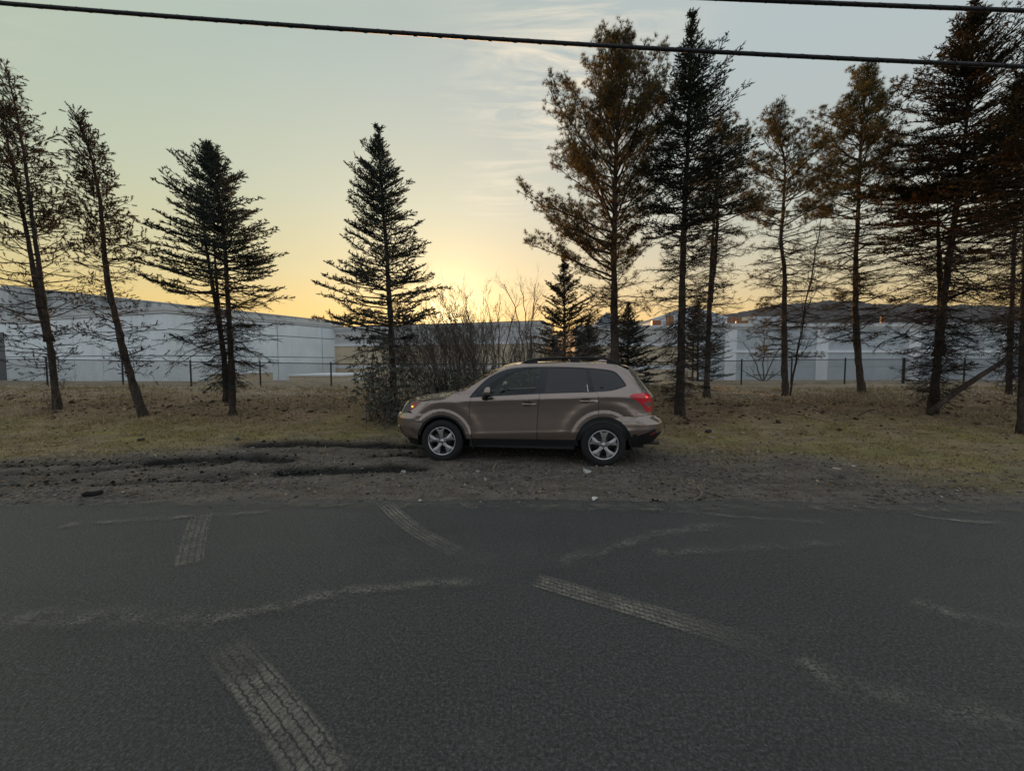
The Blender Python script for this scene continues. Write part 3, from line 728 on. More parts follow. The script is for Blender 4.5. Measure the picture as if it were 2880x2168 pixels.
def nrm_of(x, z, sgn):
    e = .004
    dx = (Wd(x + e, z) - Wd(x - e, z)) / (2 * e); dz = (Wd(x, z + e) - Wd(x, z - e)) / (2 * e)
    n = np.stack([-dx, np.ones_like(dx), -dz], -1); n /= np.linalg.norm(n, axis=1)[:, None]; n[:, 1] *= sgn
    return n
def inside(px, pz, poly):
    poly = np.asarray(poly); r = np.zeros(px.shape, bool); n = len(poly)
    for i in range(n):
        (ax, az), (bx_, bz) = poly[i], poly[(i + 1) % n]
        c = ((az > pz) != (bz > pz))
        with np.errstate(divide='ignore', invalid='ignore'): xi = (bx_ - ax) * (pz - az) / (bz - az) + ax
        r ^= c & (px < xi)
    return r
def dense(poly, step=.02):
    out = []
    n = len(poly)
    for i in range(n):
        a, c = np.array(poly[i]), np.array(poly[(i + 1) % n]); k = max(1, int(np.linalg.norm(c - a) / step))
        for j in range(k): out.append(tuple(a + (c - a) * j / k))
    return out
def smooth_poly(pts, k=4):
    """Catmull-Rom through an open run of points"""
    p = np.array([pts[0]] + list(pts) + [pts[-1]], float); o = []
    for i in range(1, len(p) - 2):
        for t in np.arange(k) / k:
            o.append(tuple(.5 * ((2 * p[i]) + (-p[i - 1] + p[i + 1]) * t + (2 * p[i - 1] - 5 * p[i] + 4 * p[i + 1] - p[i + 2]) * t * t + (-p[i - 1] + 3 * p[i] - 3 * p[i + 1] + p[i + 2]) * t ** 3)))
    o.append(tuple(pts[-1])); return o
def side_panel(name, poly, mat, parent, off=0.0, holes=(), step=.022, thick=.02, sides=(-1, 1), shrink=.0025, lip=True):
    """a piece of the flank cut out by an outline in side view, on both sides of the car"""
    loops = [dense(poly, step)] + [dense(h, step) for h in holes]
    pts = [q for l in loops for q in l]; edges = []; s = 0
    for l in loops: edges += [(s + i, s + (i + 1) % len(l)) for i in range(len(l))]; s += len(l)
    P0 = np.array(poly); lo, hi = P0.min(0), P0.max(0)
    gx_, gz_ = np.meshgrid(np.arange(lo[0], hi[0], step), np.arange(lo[1], hi[1], step)); gx_, gz_ = gx_.ravel(), gz_.ravel()
    m_ = inside(gx_, gz_, loops[0])
    for h in loops[1:]: m_ &= ~inside(gx_, gz_, h)
    B = np.array(pts); keep = np.array([np.min((B[:, 0] - a) ** 2 + (B[:, 1] - c) ** 2) > (step * .55) ** 2 for a, c in zip(gx_[m_], gz_[m_])], bool) if m_.any() else np.zeros(0, bool)
    allp = [Vector(q) for q in pts] + [Vector(q) for q in zip(gx_[m_][keep], gz_[m_][keep])]
    vs, _, fs, _, _, _ = delaunay_2d_cdt(allp, edges, [], 0, 1e-6)
    vs = np.array([(v.x, v.y) for v in vs]); fs = np.array([f for f in fs if len(f) == 3])
    c = vs[fs].mean(1); k = inside(c[:, 0], c[:, 1], loops[0])
    for h in loops[1:]: k &= ~inside(c[:, 0], c[:, 1], h)
    fs = fs[k]
    res = []
    for sg in sides:
        w = Wd(vs[:, 0], vs[:, 1]) + off
        V = np.column_stack([vs[:, 0], sg * w, vs[:, 1]]); N = nrm_of(vs[:, 0], vs[:, 1], sg)
        a, bb, cc = V[fs[:, 0]], V[fs[:, 1]], V[fs[:, 2]]
        fl_ = (np.cross(bb - a, cc - a) * N[fs[:, 0]]).sum(1) < 0
        T = fs.copy(); T[fl_] = T[fl_][:, ::-1]
        # folded-in rim all round, so the panel has thickness and a shadow gap
        ed = {}
        for f in T:
            for i in range(3):
                e_ = (f[i], f[(i + 1) % 3]); 
                if (e_[1], e_[0]) in ed: del ed[(e_[1], e_[0])]
                else: ed[e_] = 1
        rim = sorted({v for e_ in ed for v in e_}); ri = {v: i for i, v in enumerate(rim)}
        nV = len(V); R0 = V[rim].copy(); R1 = R0 - N[rim] * thick
        Q = [(e_[1], e_[0], nV + ri[e_[0]], nV + ri[e_[1]]) for e_ in ed]
        VV = np.concatenate([V, R1]); NN = np.concatenate([N, N[rim]])
        o = mk(name, VV, [T, np.array(Q)] if lip and Q else [T], mat, parent, smooth=True, normals=NN)
        res.append(o)
    return res
def end_loft(name, zs, x0, tail, mat, parent, nx_=26, off=0.0, smax=1.0, smin=None):
    """bumper-like surface that wraps from one flank round the nose or tail to the other"""
    sg = np.linspace(-smax, smax, 2 * nx_ + 1); rows = []
    for z in zs:
        xe = np.interp(z, *(TAIL if tail else NOSE)); xs = x0(z)
        x_ = xe + (xs - xe) * np.abs(sg) ** 4
        y_ = np.sign(sg) * (Wd(x_, np.full_like(x_, z)))
        r = np.column_stack([x_, y_, np.full_like(x_, z)]); r[:, 0] += off * (1 if tail else -1); rows.append(r)
    V = np.concatenate(rows); n = len(sg); k = len(zs)
    Q = [(r * n + i, r * n + i + 1, (r + 1) * n + i + 1, (r + 1) * n + i) for r in range(k - 1) for i in range(n - 1)]
    if not tail: Q = [q[::-1] for q in Q]
    return mk(name, V, Q, mat, parent, smooth=True)
# ---- car materials
m, b = M('bronze_metallic_paint'); p = b.pos()
fl = b.noise(900, 2, .5, p)
dirt = b.math('MULTIPLY', b.ramp(b.noise(5, 6, .65, p), (.42, 0.0), (.7, 1.0)), .05)
c = b.mix(b.ramp(fl, (.3, 0.0), (.7, 1.0)), (.265, .200, .160), (.40, .315, .262))
c = b.mix(dirt, c, (.16, .13, .105))
b.out(b.bsdf(c, b.math('ADD', .19, b.math('MULTIPLY', dirt, .9)), None, Metallic=.78, Coat_Weight=1.0, Coat_Roughness=.03, Coat_IOR=1.7))
PAINT = m
BLACKP = simple('black_plastic', (.014, .014, .015), .55, .2, 20, .15, 200)
GLOSSB = simple('gloss_black_trim', (.024, .026, .030), .28, .1, 8)
RUBBER = simple('tyre_rubber', (.016, .0155, .015), .85, .35, 14, .3, 120)
m, b = M('alloy_wheel'); p = b.pos(); b.out(b.bsdf(b.ramp(b.noise(18, 5, .6, p), (.35, (.50, .49, .48)), (.7, (.70, .69, .68))), .30, Metallic=.85)); ALLOY = m
CHROME = simple('chrome_trim', (.72, .72, .73), .12, .05, 5, Metallic=1.0)
CLOTH = simple('grey_cabin_cloth', (.075, .078, .075), .9, .2, 30, .2, 200)
CABIN = simple('cabin_plastic', (.05, .055, .052), .7, .2, 12)
STEEL = simple('brake_steel', (.10, .095, .09), .5, .3, 10, Metallic=.7)
def glassmat(name, tint, refl=1.0):
    m, b = M(name); p = b.pos()
    fr = b.n('ShaderNodeFresnel'); fr.inputs[0].default_value = 1.5
    tr = b.n('ShaderNodeBsdfTransparent'); tr.inputs[0].default_value = (*tint, 1)
    g = b.n('ShaderNodeBsdfGlossy'); g.inputs['Roughness'].default_value = .015; g.inputs[0].default_value = (1, 1, 1, 1)
    film = b.math('MULTIPLY', b.ramp(b.noise(7, 5, .6, p), (.4, 0.0), (.8, 1.0)), .006)
    d = b.n('ShaderNodeBsdfDiffuse'); d.inputs[0].default_value = (.35, .34, .32, 1)
    s_ = b.mixsh(film, tr.outputs[0], d.outputs[0])
    b.out(b.mixsh(b.math('MULTIPLY', fr.outputs[0], refl, True), s_, g.outputs[0])); return m
CLEAR = glassmat('green_tinted_glass', (.66, .78, .70)); PRIV = glassmat('privacy_glass', (.02, .023, .026), 1.7); LENS = glassmat('clear_lamp_lens', (.93, .93, .93), 1.2)
def lensmat(name, col, rough=.12):
    m, b = M(name); p = b.pos()
    w = b.n('ShaderNodeTexWave'); w.inputs['Scale'].default_value = 26; b.l(p, w.inputs[0])
    b.out(b.bsdf(b.mix(b.ramp(w.outputs[1], (.3, 0.0), (.7, 1.0)), col, tuple(min(1, v * 1.5) for v in col)), rough, Coat_Weight=1.0, Coat_Roughness=.03)); return m
RED, AMBER = lensmat('red_lamp_lens', (.55, .016, .026)), lensmat('amber_lamp_lens', (.50, .09, .03))
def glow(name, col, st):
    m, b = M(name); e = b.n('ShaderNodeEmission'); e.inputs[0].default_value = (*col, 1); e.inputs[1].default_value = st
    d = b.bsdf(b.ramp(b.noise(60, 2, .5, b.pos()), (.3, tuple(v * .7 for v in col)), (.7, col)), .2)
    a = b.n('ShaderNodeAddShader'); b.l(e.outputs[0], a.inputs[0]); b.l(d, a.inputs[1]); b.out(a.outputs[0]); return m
# ---- outlines of the flank in side view
def arc(i, a0, a1, n=22, dr=0.0):
    ax, az, r = ARCH[i]; return [(ax + (r + dr) * math.cos(RAD(t)), az + (r + dr) * math.sin(RAD(t))) for t in np.linspace(a0, a1, n)]
g = .004
seamF = smooth_poly([(-.815, 1.072), (-.842, .93), (-.835, .69), (-.803, .415)], 6)
seamM = smooth_poly([(.303, 1.138), (.284, .941), (.264, .63), (.256, .415)], 6)
seamR = smooth_poly([(1.192, 1.180), (1.222, 1.116), (1.232, .95), (1.232, .79)], 6)
belt = lambda xs: [(x_, float(np.interp(x_, [-.86, -.4, .238, .8, 1.193, 1.3], [1.068, 1.100, 1.138, 1.164, 1.178, 1.184]))) for x_ in xs]
hoodseam = smooth_poly([(-1.672, .992), (-1.52, 1.008), (-1.379, 1.020), (-1.29, 1.036), (-1.224, 1.062), (-1.18, 1.10), (-1.13, 1.135), (-1.05, 1.158), (-.925, 1.182)], 4)
lampLow = smooth_poly([(-2.085, .800), (-1.985, .790), (-1.892, .828), (-1.80, .885), (-1.735, .936), (-1.672, .992)], 4)
lampTop = smooth_poly([(-1.672, .996), (-1.80, .990), (-1.95, .968), (-2.03, .920), (-2.085, .800)], 4)
side_panel('fender', hoodseam + [(-.905, 1.16), (-.862, 1.075)] + [(x_ - g, z_) for x_, z_ in seamF] + [(-.80, .395), (-.895, .395)] + arc(0, 5, 138) + [(-1.665, .662), (-1.74, .715), (-1.872, .822)] + lampLow[8:], PAINT, car)
side_panel('front_door', belt(np.linspace(-.81, .298, 14)) + [(x_ - g, z_) for x_, z_ in seamM] + [(.255, .408), (-.796, .402)] + [(x_ + g, z_) for x_, z_ in seamF[::-1]], PAINT, car)
side_panel('rear_door', belt(np.linspace(.308, 1.186, 12)) + [(x_ - g, z_) for x_, z_ in seamR] + arc(1, 100.6, 172) + [(.872, .415), (.264, .408)] + [(x_ + g, z_) for x_, z_ in seamM[::-1]][1:], PAINT, car)
winTop = smooth_poly([(-.855, 1.082), (-.709, 1.250), (-.523, 1.413), (-.242, 1.536), (.057, 1.573), (.321, 1.579), (.70, 1.577), (1.028, 1.563), (1.303, 1.542), (1.470, 1.512), (1.560, 1.448), (1.655, 1.322), (1.668, 1.285), (1.640, 1.262), (1.451, 1.206), (1.273, 1.186), (1.195, 1.182)], 4)
roofedge = smooth_poly([(1.626, 1.583), (1.586, 1.602), (1.412, 1.623), (1.104, 1.642), (.687, 1.648), (.264, 1.645), (.028, 1.634), (-.079, 1.612), (-.296, 1.550), (-.603, 1.392), (-.80, 1.27), (-.925, 1.186)], 4)
lampRl = smooth_poly([(1.985, .868), (1.955, .915), (1.93, .957), (1.817, 1.053), (1.716, 1.116), (1.76, 1.152), (1.90, 1.166)], 4)
hseam = smooth_poly([(1.905, 1.178), (1.82, 1.31), (1.748, 1.414), (1.69, 1.50), (1.626, 1.583)], 4)
side_panel('quarter_panel', [(x_ + g, z_) for x_, z_ in seamR] + arc(1, 98, 52, 14) + [(1.592, .805), (1.75, .806), (1.975, .808)] + [(1.99, .84)] + lampRl + hseam + roofedge[1:] + [(-.862, 1.078)] + winTop, PAINT, car, shrink=0)
dlo = [(-.852, 1.074)] + winTop[1:] + belt(np.linspace(1.19, -.84, 24))
gF = smooth_poly([(-.735, 1.098), (-.62, 1.205), (-.49, 1.315), (-.26, 1.455), (-.05, 1.520), (.12, 1.545), (.312, 1.556)], 4) + [(.225, 1.152)] + [(-.3, 1.122)]
gR = [(.430, 1.560), (.70, 1.558), (1.015, 1.545), (1.05, 1.42), (1.095, 1.192), (.80, 1.182), (.385, 1.157)]
gQ = smooth_poly([(1.098, 1.542), (1.30, 1.522), (1.455, 1.494), (1.540, 1.435), (1.632, 1.318), (1.640, 1.285), (1.615, 1.272), (1.445, 1.220), (1.28, 1.200), (1.165, 1.196)], 3)
side_panel('window_trim', dlo, GLOSSB, car, off=-.010, holes=(gF, gR, gQ), thick=.03)
side_panel('front_window', gF, CLEAR, car, off=-.016, thick=.006, lip=False, step=.05)
side_panel('rear_window', gR, PRIV, car, off=-.015, thick=.006, lip=False, step=.05)
side_panel('quarter_window', gQ, PRIV, car, off=-.014, thick=.006, lip=False, step=.05)
# thin chrome-ish divider between door glass and quarter glass, and division bar
side_panel('division_bar', [(1.06, 1.19), (1.075, 1.19), (1.055, 1.30), (1.05, 1.30)], CHROME, car, off=-.008, lip=False)
side_panel('rocker_cladding', [(-.80, .388), (.86, .404), (.90, .40), (.93, .315), (.60, .300), (-.75, .296), (-.80, .31)], BLACKP, car, off=.004)
side_panel('arch_liner_lip', arc(0, 3, 172, 26) + arc(0, 172, 3, 26, -.035), BLACKP, car, off=-.012, lip=True)
side_panel('arch_liner_lip', arc(1, 172, 2, 26) + arc(1, 2, 172, 26, -.035), BLACKP, car, off=-.012, lip=True)
# ---- nose
def fx0(z):
    ax, az, r = ARCH[0]
    if z < .655: return ax - math.sqrt(max(.0001, r * r - (z - az) ** 2)) - .001
    return float(np.interp(z, [.655, .715, .822], [-1.662, -1.744, -1.876]))
fb = end_loft('front_bumper', list(np.linspace(.365, .655, 16)) + list(np.linspace(.67, .795, 9)), fx0, False, PAINT, car)
end_loft('lower_valance', list(np.linspace(.245, .362, 6)), lambda z: -1.70, False, BLACKP, car, off=-.012)
end_loft('grille_panel', list(np.linspace(.797, .945, 8)), lambda z: float(np.interp(z, [.79, .95], [-1.93, -1.86])), False, BLACKP, car, off=-.02)
for k in range(3):
    end_loft('grille_bar', [.82 + k * .04, .832 + k * .04], lambda z: -2.02, False, CHROME, car, off=.004, smax=.72)
end_loft('bumper_intake', list(np.linspace(.42, .58, 6)), lambda z: -2.0, False, BLACKP, fb, off=.006, smax=.62)
side_panel('bumper_blade', [(-2.165, .565), (-2.150, .575), (-2.022, .345), (-2.04, .345)], CHROME, fb, off=.010, lip=True, step=.015)
def car_pt(x_, z_, off, sg): return (x_, sg * (float(Wd(x_, z_)) + off), z_)
lamp_poly = lampLow + lampTop[1:-1]
lamps = side_panel('headlamp', lamp_poly, simple('lamp_reflector', (.30, .30, .31), .16, .4, 16, Metallic=.9), car, off=-.022, lip=False)
side_panel('lens', lamp_poly, LENS, lamps[0], off=.003, lip=True, sides=(-1,)); side_panel('lens', lamp_poly, LENS, lamps[1], off=.003, lip=True, sides=(1,))
amb = smooth_poly([(-1.895, .838), (-1.80, .893), (-1.74, .94), (-1.69, .985)], 4) + smooth_poly([(-1.70, .988), (-1.79, .982), (-1.865, .965), (-1.88, .90), (-1.895, .838)], 4)[:-1]
for i, sg in ((0, -1), (1, 1)):
    side_panel('marker_lens', amb, AMBER, lamps[i], off=-.004, lip=True, sides=(sg,), thick=.008)
    side_panel('headlamp_bezel', [(-2.04, .815), (-1.985, .80), (-1.95, .82), (-1.965, .87), (-2.02, .88)], GLOSSB, lamps[i], off=-.010, lip=True, sides=(sg,), step=.012)
    side_panel('chrome_bezel', [(-1.945, .83), (-1.91, .845), (-1.90, .955), (-1.95, .945)], CHROME, lamps[i], off=-.012, lip=True, sides=(sg,), step=.012)
    V, Q = lathe([(0, -.012), (.010, -.010), (.013, 0), (.010, .010), (0, .012)], 10)
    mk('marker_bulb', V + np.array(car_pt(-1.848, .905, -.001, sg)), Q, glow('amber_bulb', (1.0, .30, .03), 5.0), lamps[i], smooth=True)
# ---- hood, windscreen, roof
hx_ = np.linspace(-2.12, -.985, 40); vv = np.linspace(-1, 1, 37)
ze = np.interp(hx_, [-2.12, -2.05, -1.97, -1.672, -1.52, -1.379, -1.29, -1.224, -1.18, -1.13, -1.05, -.925], [.905, .935, .958, .994, 1.010, 1.022, 1.038, 1.064, 1.102, 1.137, 1.160, 1.184])
zm = np.interp(hx_, [-2.13, -2.05, -1.89, -1.54, -1.17, -.985], [.925, .985, 1.040, 1.112, 1.155, 1.180])
V = []
for x_, a, c_ in zip(hx_, ze, zm):
    we = float(Wd(x_, a)) - .004
    zz = a + (c_ - a) * (1 - np.abs(vv) ** 3.2) + .010 * np.exp(-((np.abs(vv) - .62) / .10) ** 2) * (x_ > -2.0)
    V.append(np.column_stack([x_ - .07 * (1 - vv ** 2) * (1 if x_ < -1.9 else max(0, (-1.5 - x_) / .4)) - .10 * (1 - vv ** 2) * max(0, min(1, (x_ + 1.25) / .26)), vv * we, zz]))
n = len(vv); Q = [(r * n + i, (r + 1) * n + i, (r + 1) * n + i + 1, r * n + i + 1) for r in range(len(hx_) - 1) for i in range(n - 1)]
mk('hood', np.concatenate(V), Q, PAINT, car, smooth=True)
apil = np.array(smooth_poly([(-.935, 1.176), (-.80, 1.262), (-.603, 1.388), (-.296, 1.546), (-.079, 1.608)], 5))
V = []
for i, (x_, z_) in enumerate(apil):
    s_ = i / (len(apil) - 1); we = float(Wd(x_, z_)) - .012
    V.append(np.column_stack([x_ - (.20 - .06 * s_) * (1 - np.abs(vv) ** 2.2), vv * we, z_ + (.004 + .030 * s_) * (1 - np.abs(vv) ** 2.2)]))
Q = [(r * n + i, (r + 1) * n + i, (r + 1) * n + i + 1, r * n + i + 1) for r in range(len(apil) - 1) for i in range(n - 1)]
mk('windscreen', np.concatenate(V), Q, CLEAR, car, smooth=True)
rf_ = np.array(roofedge[::-1]); rf_ = rf_[rf_[:, 0] > -.085]; rf_ = rf_[np.argsort(rf_[:, 0])]
V = []
for x_, z_ in rf_:
    k = max(0, 1 - (x_ + .085) / .5); we = float(Wd(x_, z_)) - .001
    V.append(np.column_stack([x_ - .14 * k * (1 - np.abs(vv) ** 2.2) + .05 * max(0, (x_ - 1.2) / .43) * (1 - vv ** 2), vv * we, z_ + .026 * (1 - np.abs(vv) ** 2.6)]))
Q = [(r * n + i, (r + 1) * n + i, (r + 1) * n + i + 1, r * n + i + 1) for r in range(len(rf_) - 1) for i in range(n - 1)]
mk('roof', np.concatenate(V), Q, PAINT, car, smooth=True)
# wipers and cowl
a = Acc(); a.tube([(-1.13, -.55, 1.172), (-1.16, -.1, 1.192), (-1.12, .35, 1.19)], [.010, .008, .006], 5); a.tube([(-1.11, -.62, 1.16), (-1.08, -.45, 1.185), (-1.09, -.28, 1.20)], [.012, .010, .007], 5)
a.build('wiper', BLACKP, car)
Acc().add([(-1.10, -.72, 1.150), (-1.22, 0, 1.156), (-1.10, .72, 1.150), (-.95, .76, 1.168), (-1.12, 0, 1.172), (-.95, -.76, 1.168)], [(0, 5, 4, 1), (1, 4, 3, 2)]).build('cowl', BLACKP, car)
# ---- roof rails
for sg in (-1, 1):
    pts = np.array(smooth_poly([(-.03, 1.620), (.06, 1.660), (.20, 1.698), (.45, 1.718), (.85, 1.723), (1.26, 1.718), (1.42, 1.688), (1.52, 1.650), (1.60, 1.608)], 5))
    yy = sg * np.interp(pts[:, 0], [-.03, .3, 1.2, 1.6], [.575, .565, .565, .585])
    a = Acc(); a.tube(np.column_stack([pts[:, 0], yy, pts[:, 1]]), np.interp(pts[:, 0], [-.03, .1, 1.45, 1.6], [.010, .019, .019, .010]), 8)
    r_ = a.build('roof_rail', BLACKP, car, smooth=True)
    for x0_, x1_ in ((-.02, .25), (.80, .95), (1.38, 1.60)):
        a = Acc(); zt = np.interp([x0_, x1_], pts[:, 0], pts[:, 1]); zb_ = np.interp([x0_, x1_], rf_[:, 0], rf_[:, 1]) - .012; yb = sg * .572
        a.add([(x0_, yb - .014, zb_[0]), (x1_, yb - .014, zb_[1]), (x1_, yb + .014, zb_[1]), (x0_, yb + .014, zb_[0]), (x0_, yb - .014, zt[0]), (x1_, yb - .014, zt[1]), (x1_, yb + .014, zt[1]), (x0_, yb + .014, zt[0])],
              [(0, 3, 2, 1), (4, 5, 6, 7), (0, 1, 5, 4), (1, 2, 6, 5), (2, 3, 7, 6), (3, 0, 4, 7)])
        a.build('rail_foot', BLACKP, r_)
# antenna fin
a = Acc(); a.add([(1.26, -.035, 1.672), (1.46, -.035, 1.662), (1.46, .035, 1.662), (1.26, .035, 1.672), (1.38, -.008, 1.716), (1.45, -.008, 1.712), (1.45, .008, 1.712), (1.38, .008, 1.716)],
      [(0, 3, 2, 1), (4, 5, 6, 7), (0, 1, 5, 4), (1, 2, 6, 5), (2, 3, 7, 6), (3, 0, 4, 7)])
a.build('antenna_fin', PAINT, car)
# ---- tail
def rx0(z):
    ax, az, r = ARCH[1]
    if z < .707: return ax + math.sqrt(max(.0001, r * r - (z - az) ** 2)) + .001
    return float(np.interp(z, [.707, .81], [1.584, 1.592]))
rbm = end_loft('rear_bumper', list(np.linspace(.46, .62, 9)) + list(np.linspace(.635, .80, 11)), rx0, True, PAINT, car)
side_panel('bumper_lower', [(1.70, .47), (1.80, .485), (1.94, .512), (2.03, .56), (2.12, .605), (2.135, .57), (2.10, .45), (1.95, .38), (1.76, .34), (1.70, .33)], BLACKP, rbm, off=.010)
end_loft('bumper_underside', list(np.linspace(.33, .52, 8)), lambda z: 1.76, True, BLACKP, rbm, off=.008)
side_panel('reflector', [(2.045, .515), (2.12, .545), (2.122, .525), (2.05, .498)], RED, rbm, off=.014, step=.012)
end_loft('tailgate', list(np.linspace(.80, 1.17, 12)), lambda z: 1.93, True, PAINT, car, off=-.004)
hx0 = lambda z: float(np.interp(z, [1.178, 1.31, 1.414, 1.50, 1.583], [1.910, 1.825, 1.752, 1.695, 1.631]))
tg = end_loft('tailgate_frame', list(np.linspace(1.172, 1.585, 16)), hx0, True, PAINT, car)
end_loft('rear_glass', list(np.linspace(1.20, 1.52, 10)), lambda z: hx0(z) + .03, True, PRIV, tg, off=.004, smax=.86)
a = Acc(); zz = [(1.60, 1.602), (1.655, 1.596), (1.70, 1.582), (1.735, 1.558)]
V = []
for x_, z_ in zz:
    we = float(np.interp(x_, [1.60, 1.735], [.595, .57])); V.append(np.column_stack([x_ + .05 * (1 - vv ** 2), vv * we, z_ + .024 * (1 - np.abs(vv) ** 2.6)]))
V.append(V[-1] + np.array([-.005, 0, -.03])); V.append(V[0] * np.array([1, .96, 1]) + np.array([.1, 0, -.05]))
Q = [(r * n + i, (r + 1) * n + i, (r + 1) * n + i + 1, r * n + i + 1) for r in range(len(V) - 1) for i in range(n - 1)]
mk('roof_spoiler', np.concatenate(V), Q, PAINT, tg, smooth=True)
tl_poly = lampRl + smooth_poly([(1.92, 1.166), (2.02, 1.150), (2.085, 1.105), (2.10, 1.0), (2.098, .90), (2.06, .868), (1.995, .866)], 4)
tls = side_panel('tail_lamp', tl_poly, RED, car, off=.006, thick=.02)
for i, sg in ((0, -1), (1, 1)):
    side_panel('clear_section', [(1.955, 1.012), (2.08, 1.02), (2.085, .955), (2.03, .955)], simple('smoked_lamp_lens', (.16, .13, .12), .15, .2, 20), tls[i], off=.009, sides=(sg,), thick=.008, step=.014)
    side_panel('chrome_strip', [(1.945, 1.005), (1.965, 1.005), (2.045, .935), (2.03, .93)], CHROME, tls[i], off=.011, sides=(sg,), thick=.006, step=.012)
    V, Q = lathe([(0, -.012), (.009, -.010), (.012, 0), (.009, .010), (0, .012)], 10)
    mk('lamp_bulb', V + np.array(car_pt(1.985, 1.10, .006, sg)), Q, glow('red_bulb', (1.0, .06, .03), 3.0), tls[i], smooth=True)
# ---- handles
def handle(xc, zc_, sg):
    y_ = float(Wd(xc, zc_)); a = Acc()
    xs = np.linspace(-.115, .115, 9); bow = .034 * (1 - (xs / .115) ** 4)
    V = []
    for x_, o in zip(xs, bow): V += [(xc + x_, sg * (y_ + o + .004), zc_ - .015), (xc + x_, sg * (y_ + o + .014), zc_ - .004), (xc + x_, sg * (y_ + o + .012), zc_ + .012), (xc + x_, sg * (y_ + o - .002), zc_ + .014)]
    Q = [(4 * i + j, 4 * i + (j + 1) % 4, 4 * i + 4 + (j + 1) % 4, 4 * i + 4 + j) for i in range(8) for j in range(4)] + [(0, 1, 2, 3), (35, 34, 33, 32)]
    if sg > 0: Q = [q[::-1] for q in Q]
    a.add(V, Q); return a
doors = {o.name: o for o in car.children if o.name.startswith(('front_door', 'rear_door'))}
for base_, xc, zc_ in (('front_door', .135, .982), ('rear_door', 1.055, 1.040)):
    ds = sorted([o for k, o in doors.items() if k.startswith(base_)], key=lambda o: o.data.vertices[0].co.y)
    for o, sg in zip(ds, (-1, 1)):
        handle(xc, zc_, sg).build('door_handle', PAINT, o, smooth=False)
        th = np.linspace(0, 2 * np.pi, 24, endpoint=False)
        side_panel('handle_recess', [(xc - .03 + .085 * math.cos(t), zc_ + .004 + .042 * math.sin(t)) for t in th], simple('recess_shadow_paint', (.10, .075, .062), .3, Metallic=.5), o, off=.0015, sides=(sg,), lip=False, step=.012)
# ---- mirrors
for sg in (-1, 1):
    mt = mk('door_mirror', *(lambda A: (np.concatenate(A.V), [np.concatenate(A.Q)] + [np.concatenate(A.T)]))(Acc().tube([(-.60, sg * .875, 1.068), (-.575, sg * .93, 1.075), (-.55, sg * .975, 1.105), (-.535, sg * .985, 1.14)], [.045, .042, .045, .035], 10)), BLACKP, car, smooth=True)
    V, Q = lathe([(0, -.075), (.035, -.072), (.060, -.05), (.072, -.005), (.070, .03), (.062, .052)], 20)
    V = V * np.array([.95, 1, 1.15]); V = np.stack([V[:, 1] * .85 * 1.0, V[:, 0] * 1.35, V[:, 2]], -1)
    cap = V + np.array([-.515, sg * 1.005, 1.175]); up = cap.copy()
    mk('mirror_cap', up, Q, PAINT, mt, smooth=True)
    low = V * np.array([1.02, 1.02, .5]) + np.array([-.512, sg * 1.005, 1.135]); mk('mirror_base', low, Q, BLACKP, mt, smooth=True)
    V, Q = lathe([(.0, 0), (.058, 0.001)], 20); V = V * np.array([.95, 1, 1.15]); V = np.stack([V[:, 1], V[:, 0] * 1.35, V[:, 2]], -1)
    mk('mirror_glass', V + np.array([-.472, sg * 1.005, 1.175]), Q, CHROME, mt)
# ---- wheels
def wheel(xc, sg, spin):
    w = bpy.data.objects.new('wheel', None); COL.objects.link(w); w.parent = car; w.location = (xc, sg * .80, .348); w.rotation_euler = (0, 0, 0 if sg < 0 else math.pi)
    return w
ty_prof = [(.232, -.095), (.245, -.106), (.275, -.112), (.310, -.110), (.332, -.100), (.344, -.084), (.348, -.06), (.349, 0), (.348, .06), (.344, .084), (.330, .104), (.275, .112), (.232, .095)]
V, Q = lathe(ty_prof, 64); me_t = mk('tyre', V, Q[:, ::-1], RUBBER, None, smooth=True); 
a = Acc()
for k in range(64):
    t = 2 * math.pi * k / 64; ct, st_ = math.cos(t), math.sin(t)
    for s0, ofs in ((-1, 0), (1, .5)):
        t2 = 2 * math.pi * (k + ofs) / 64; ct, st_ = math.cos(t2), math.sin(t2)
        tx, tz = -st_, ct; V = []
        for r_ in (.338, .355):
            for yv, wv in ((s0 * .02, .009), (s0 * .098, .011)): 
                rr = r_ if abs(yv) < .05 else r_ - .013
                V += [(ct * rr - tx * wv, yv, st_ * rr - tz * wv), (ct * rr + tx * wv, yv, st_ * rr + tz * wv)]
        a.add(V, [(0, 1, 3, 2), (4, 6, 7, 5), (0, 4, 5, 1), (2, 3, 7, 6), (0, 2, 6, 4), (1, 5, 7, 3)])
me_k = a.build('tread_block', RUBBER)
rim_prof = [(.226, .09), (.228, -.096), (.236, -.104), (.236, -.110), (.229, -.112), (.219, -.106), (.212, -.085), (.205, -.05), (.200, .06), (.226, .09)]
V, Q = lathe(rim_prof, 64); me_r = mk('rim', V, Q, ALLOY, None, smooth=True)
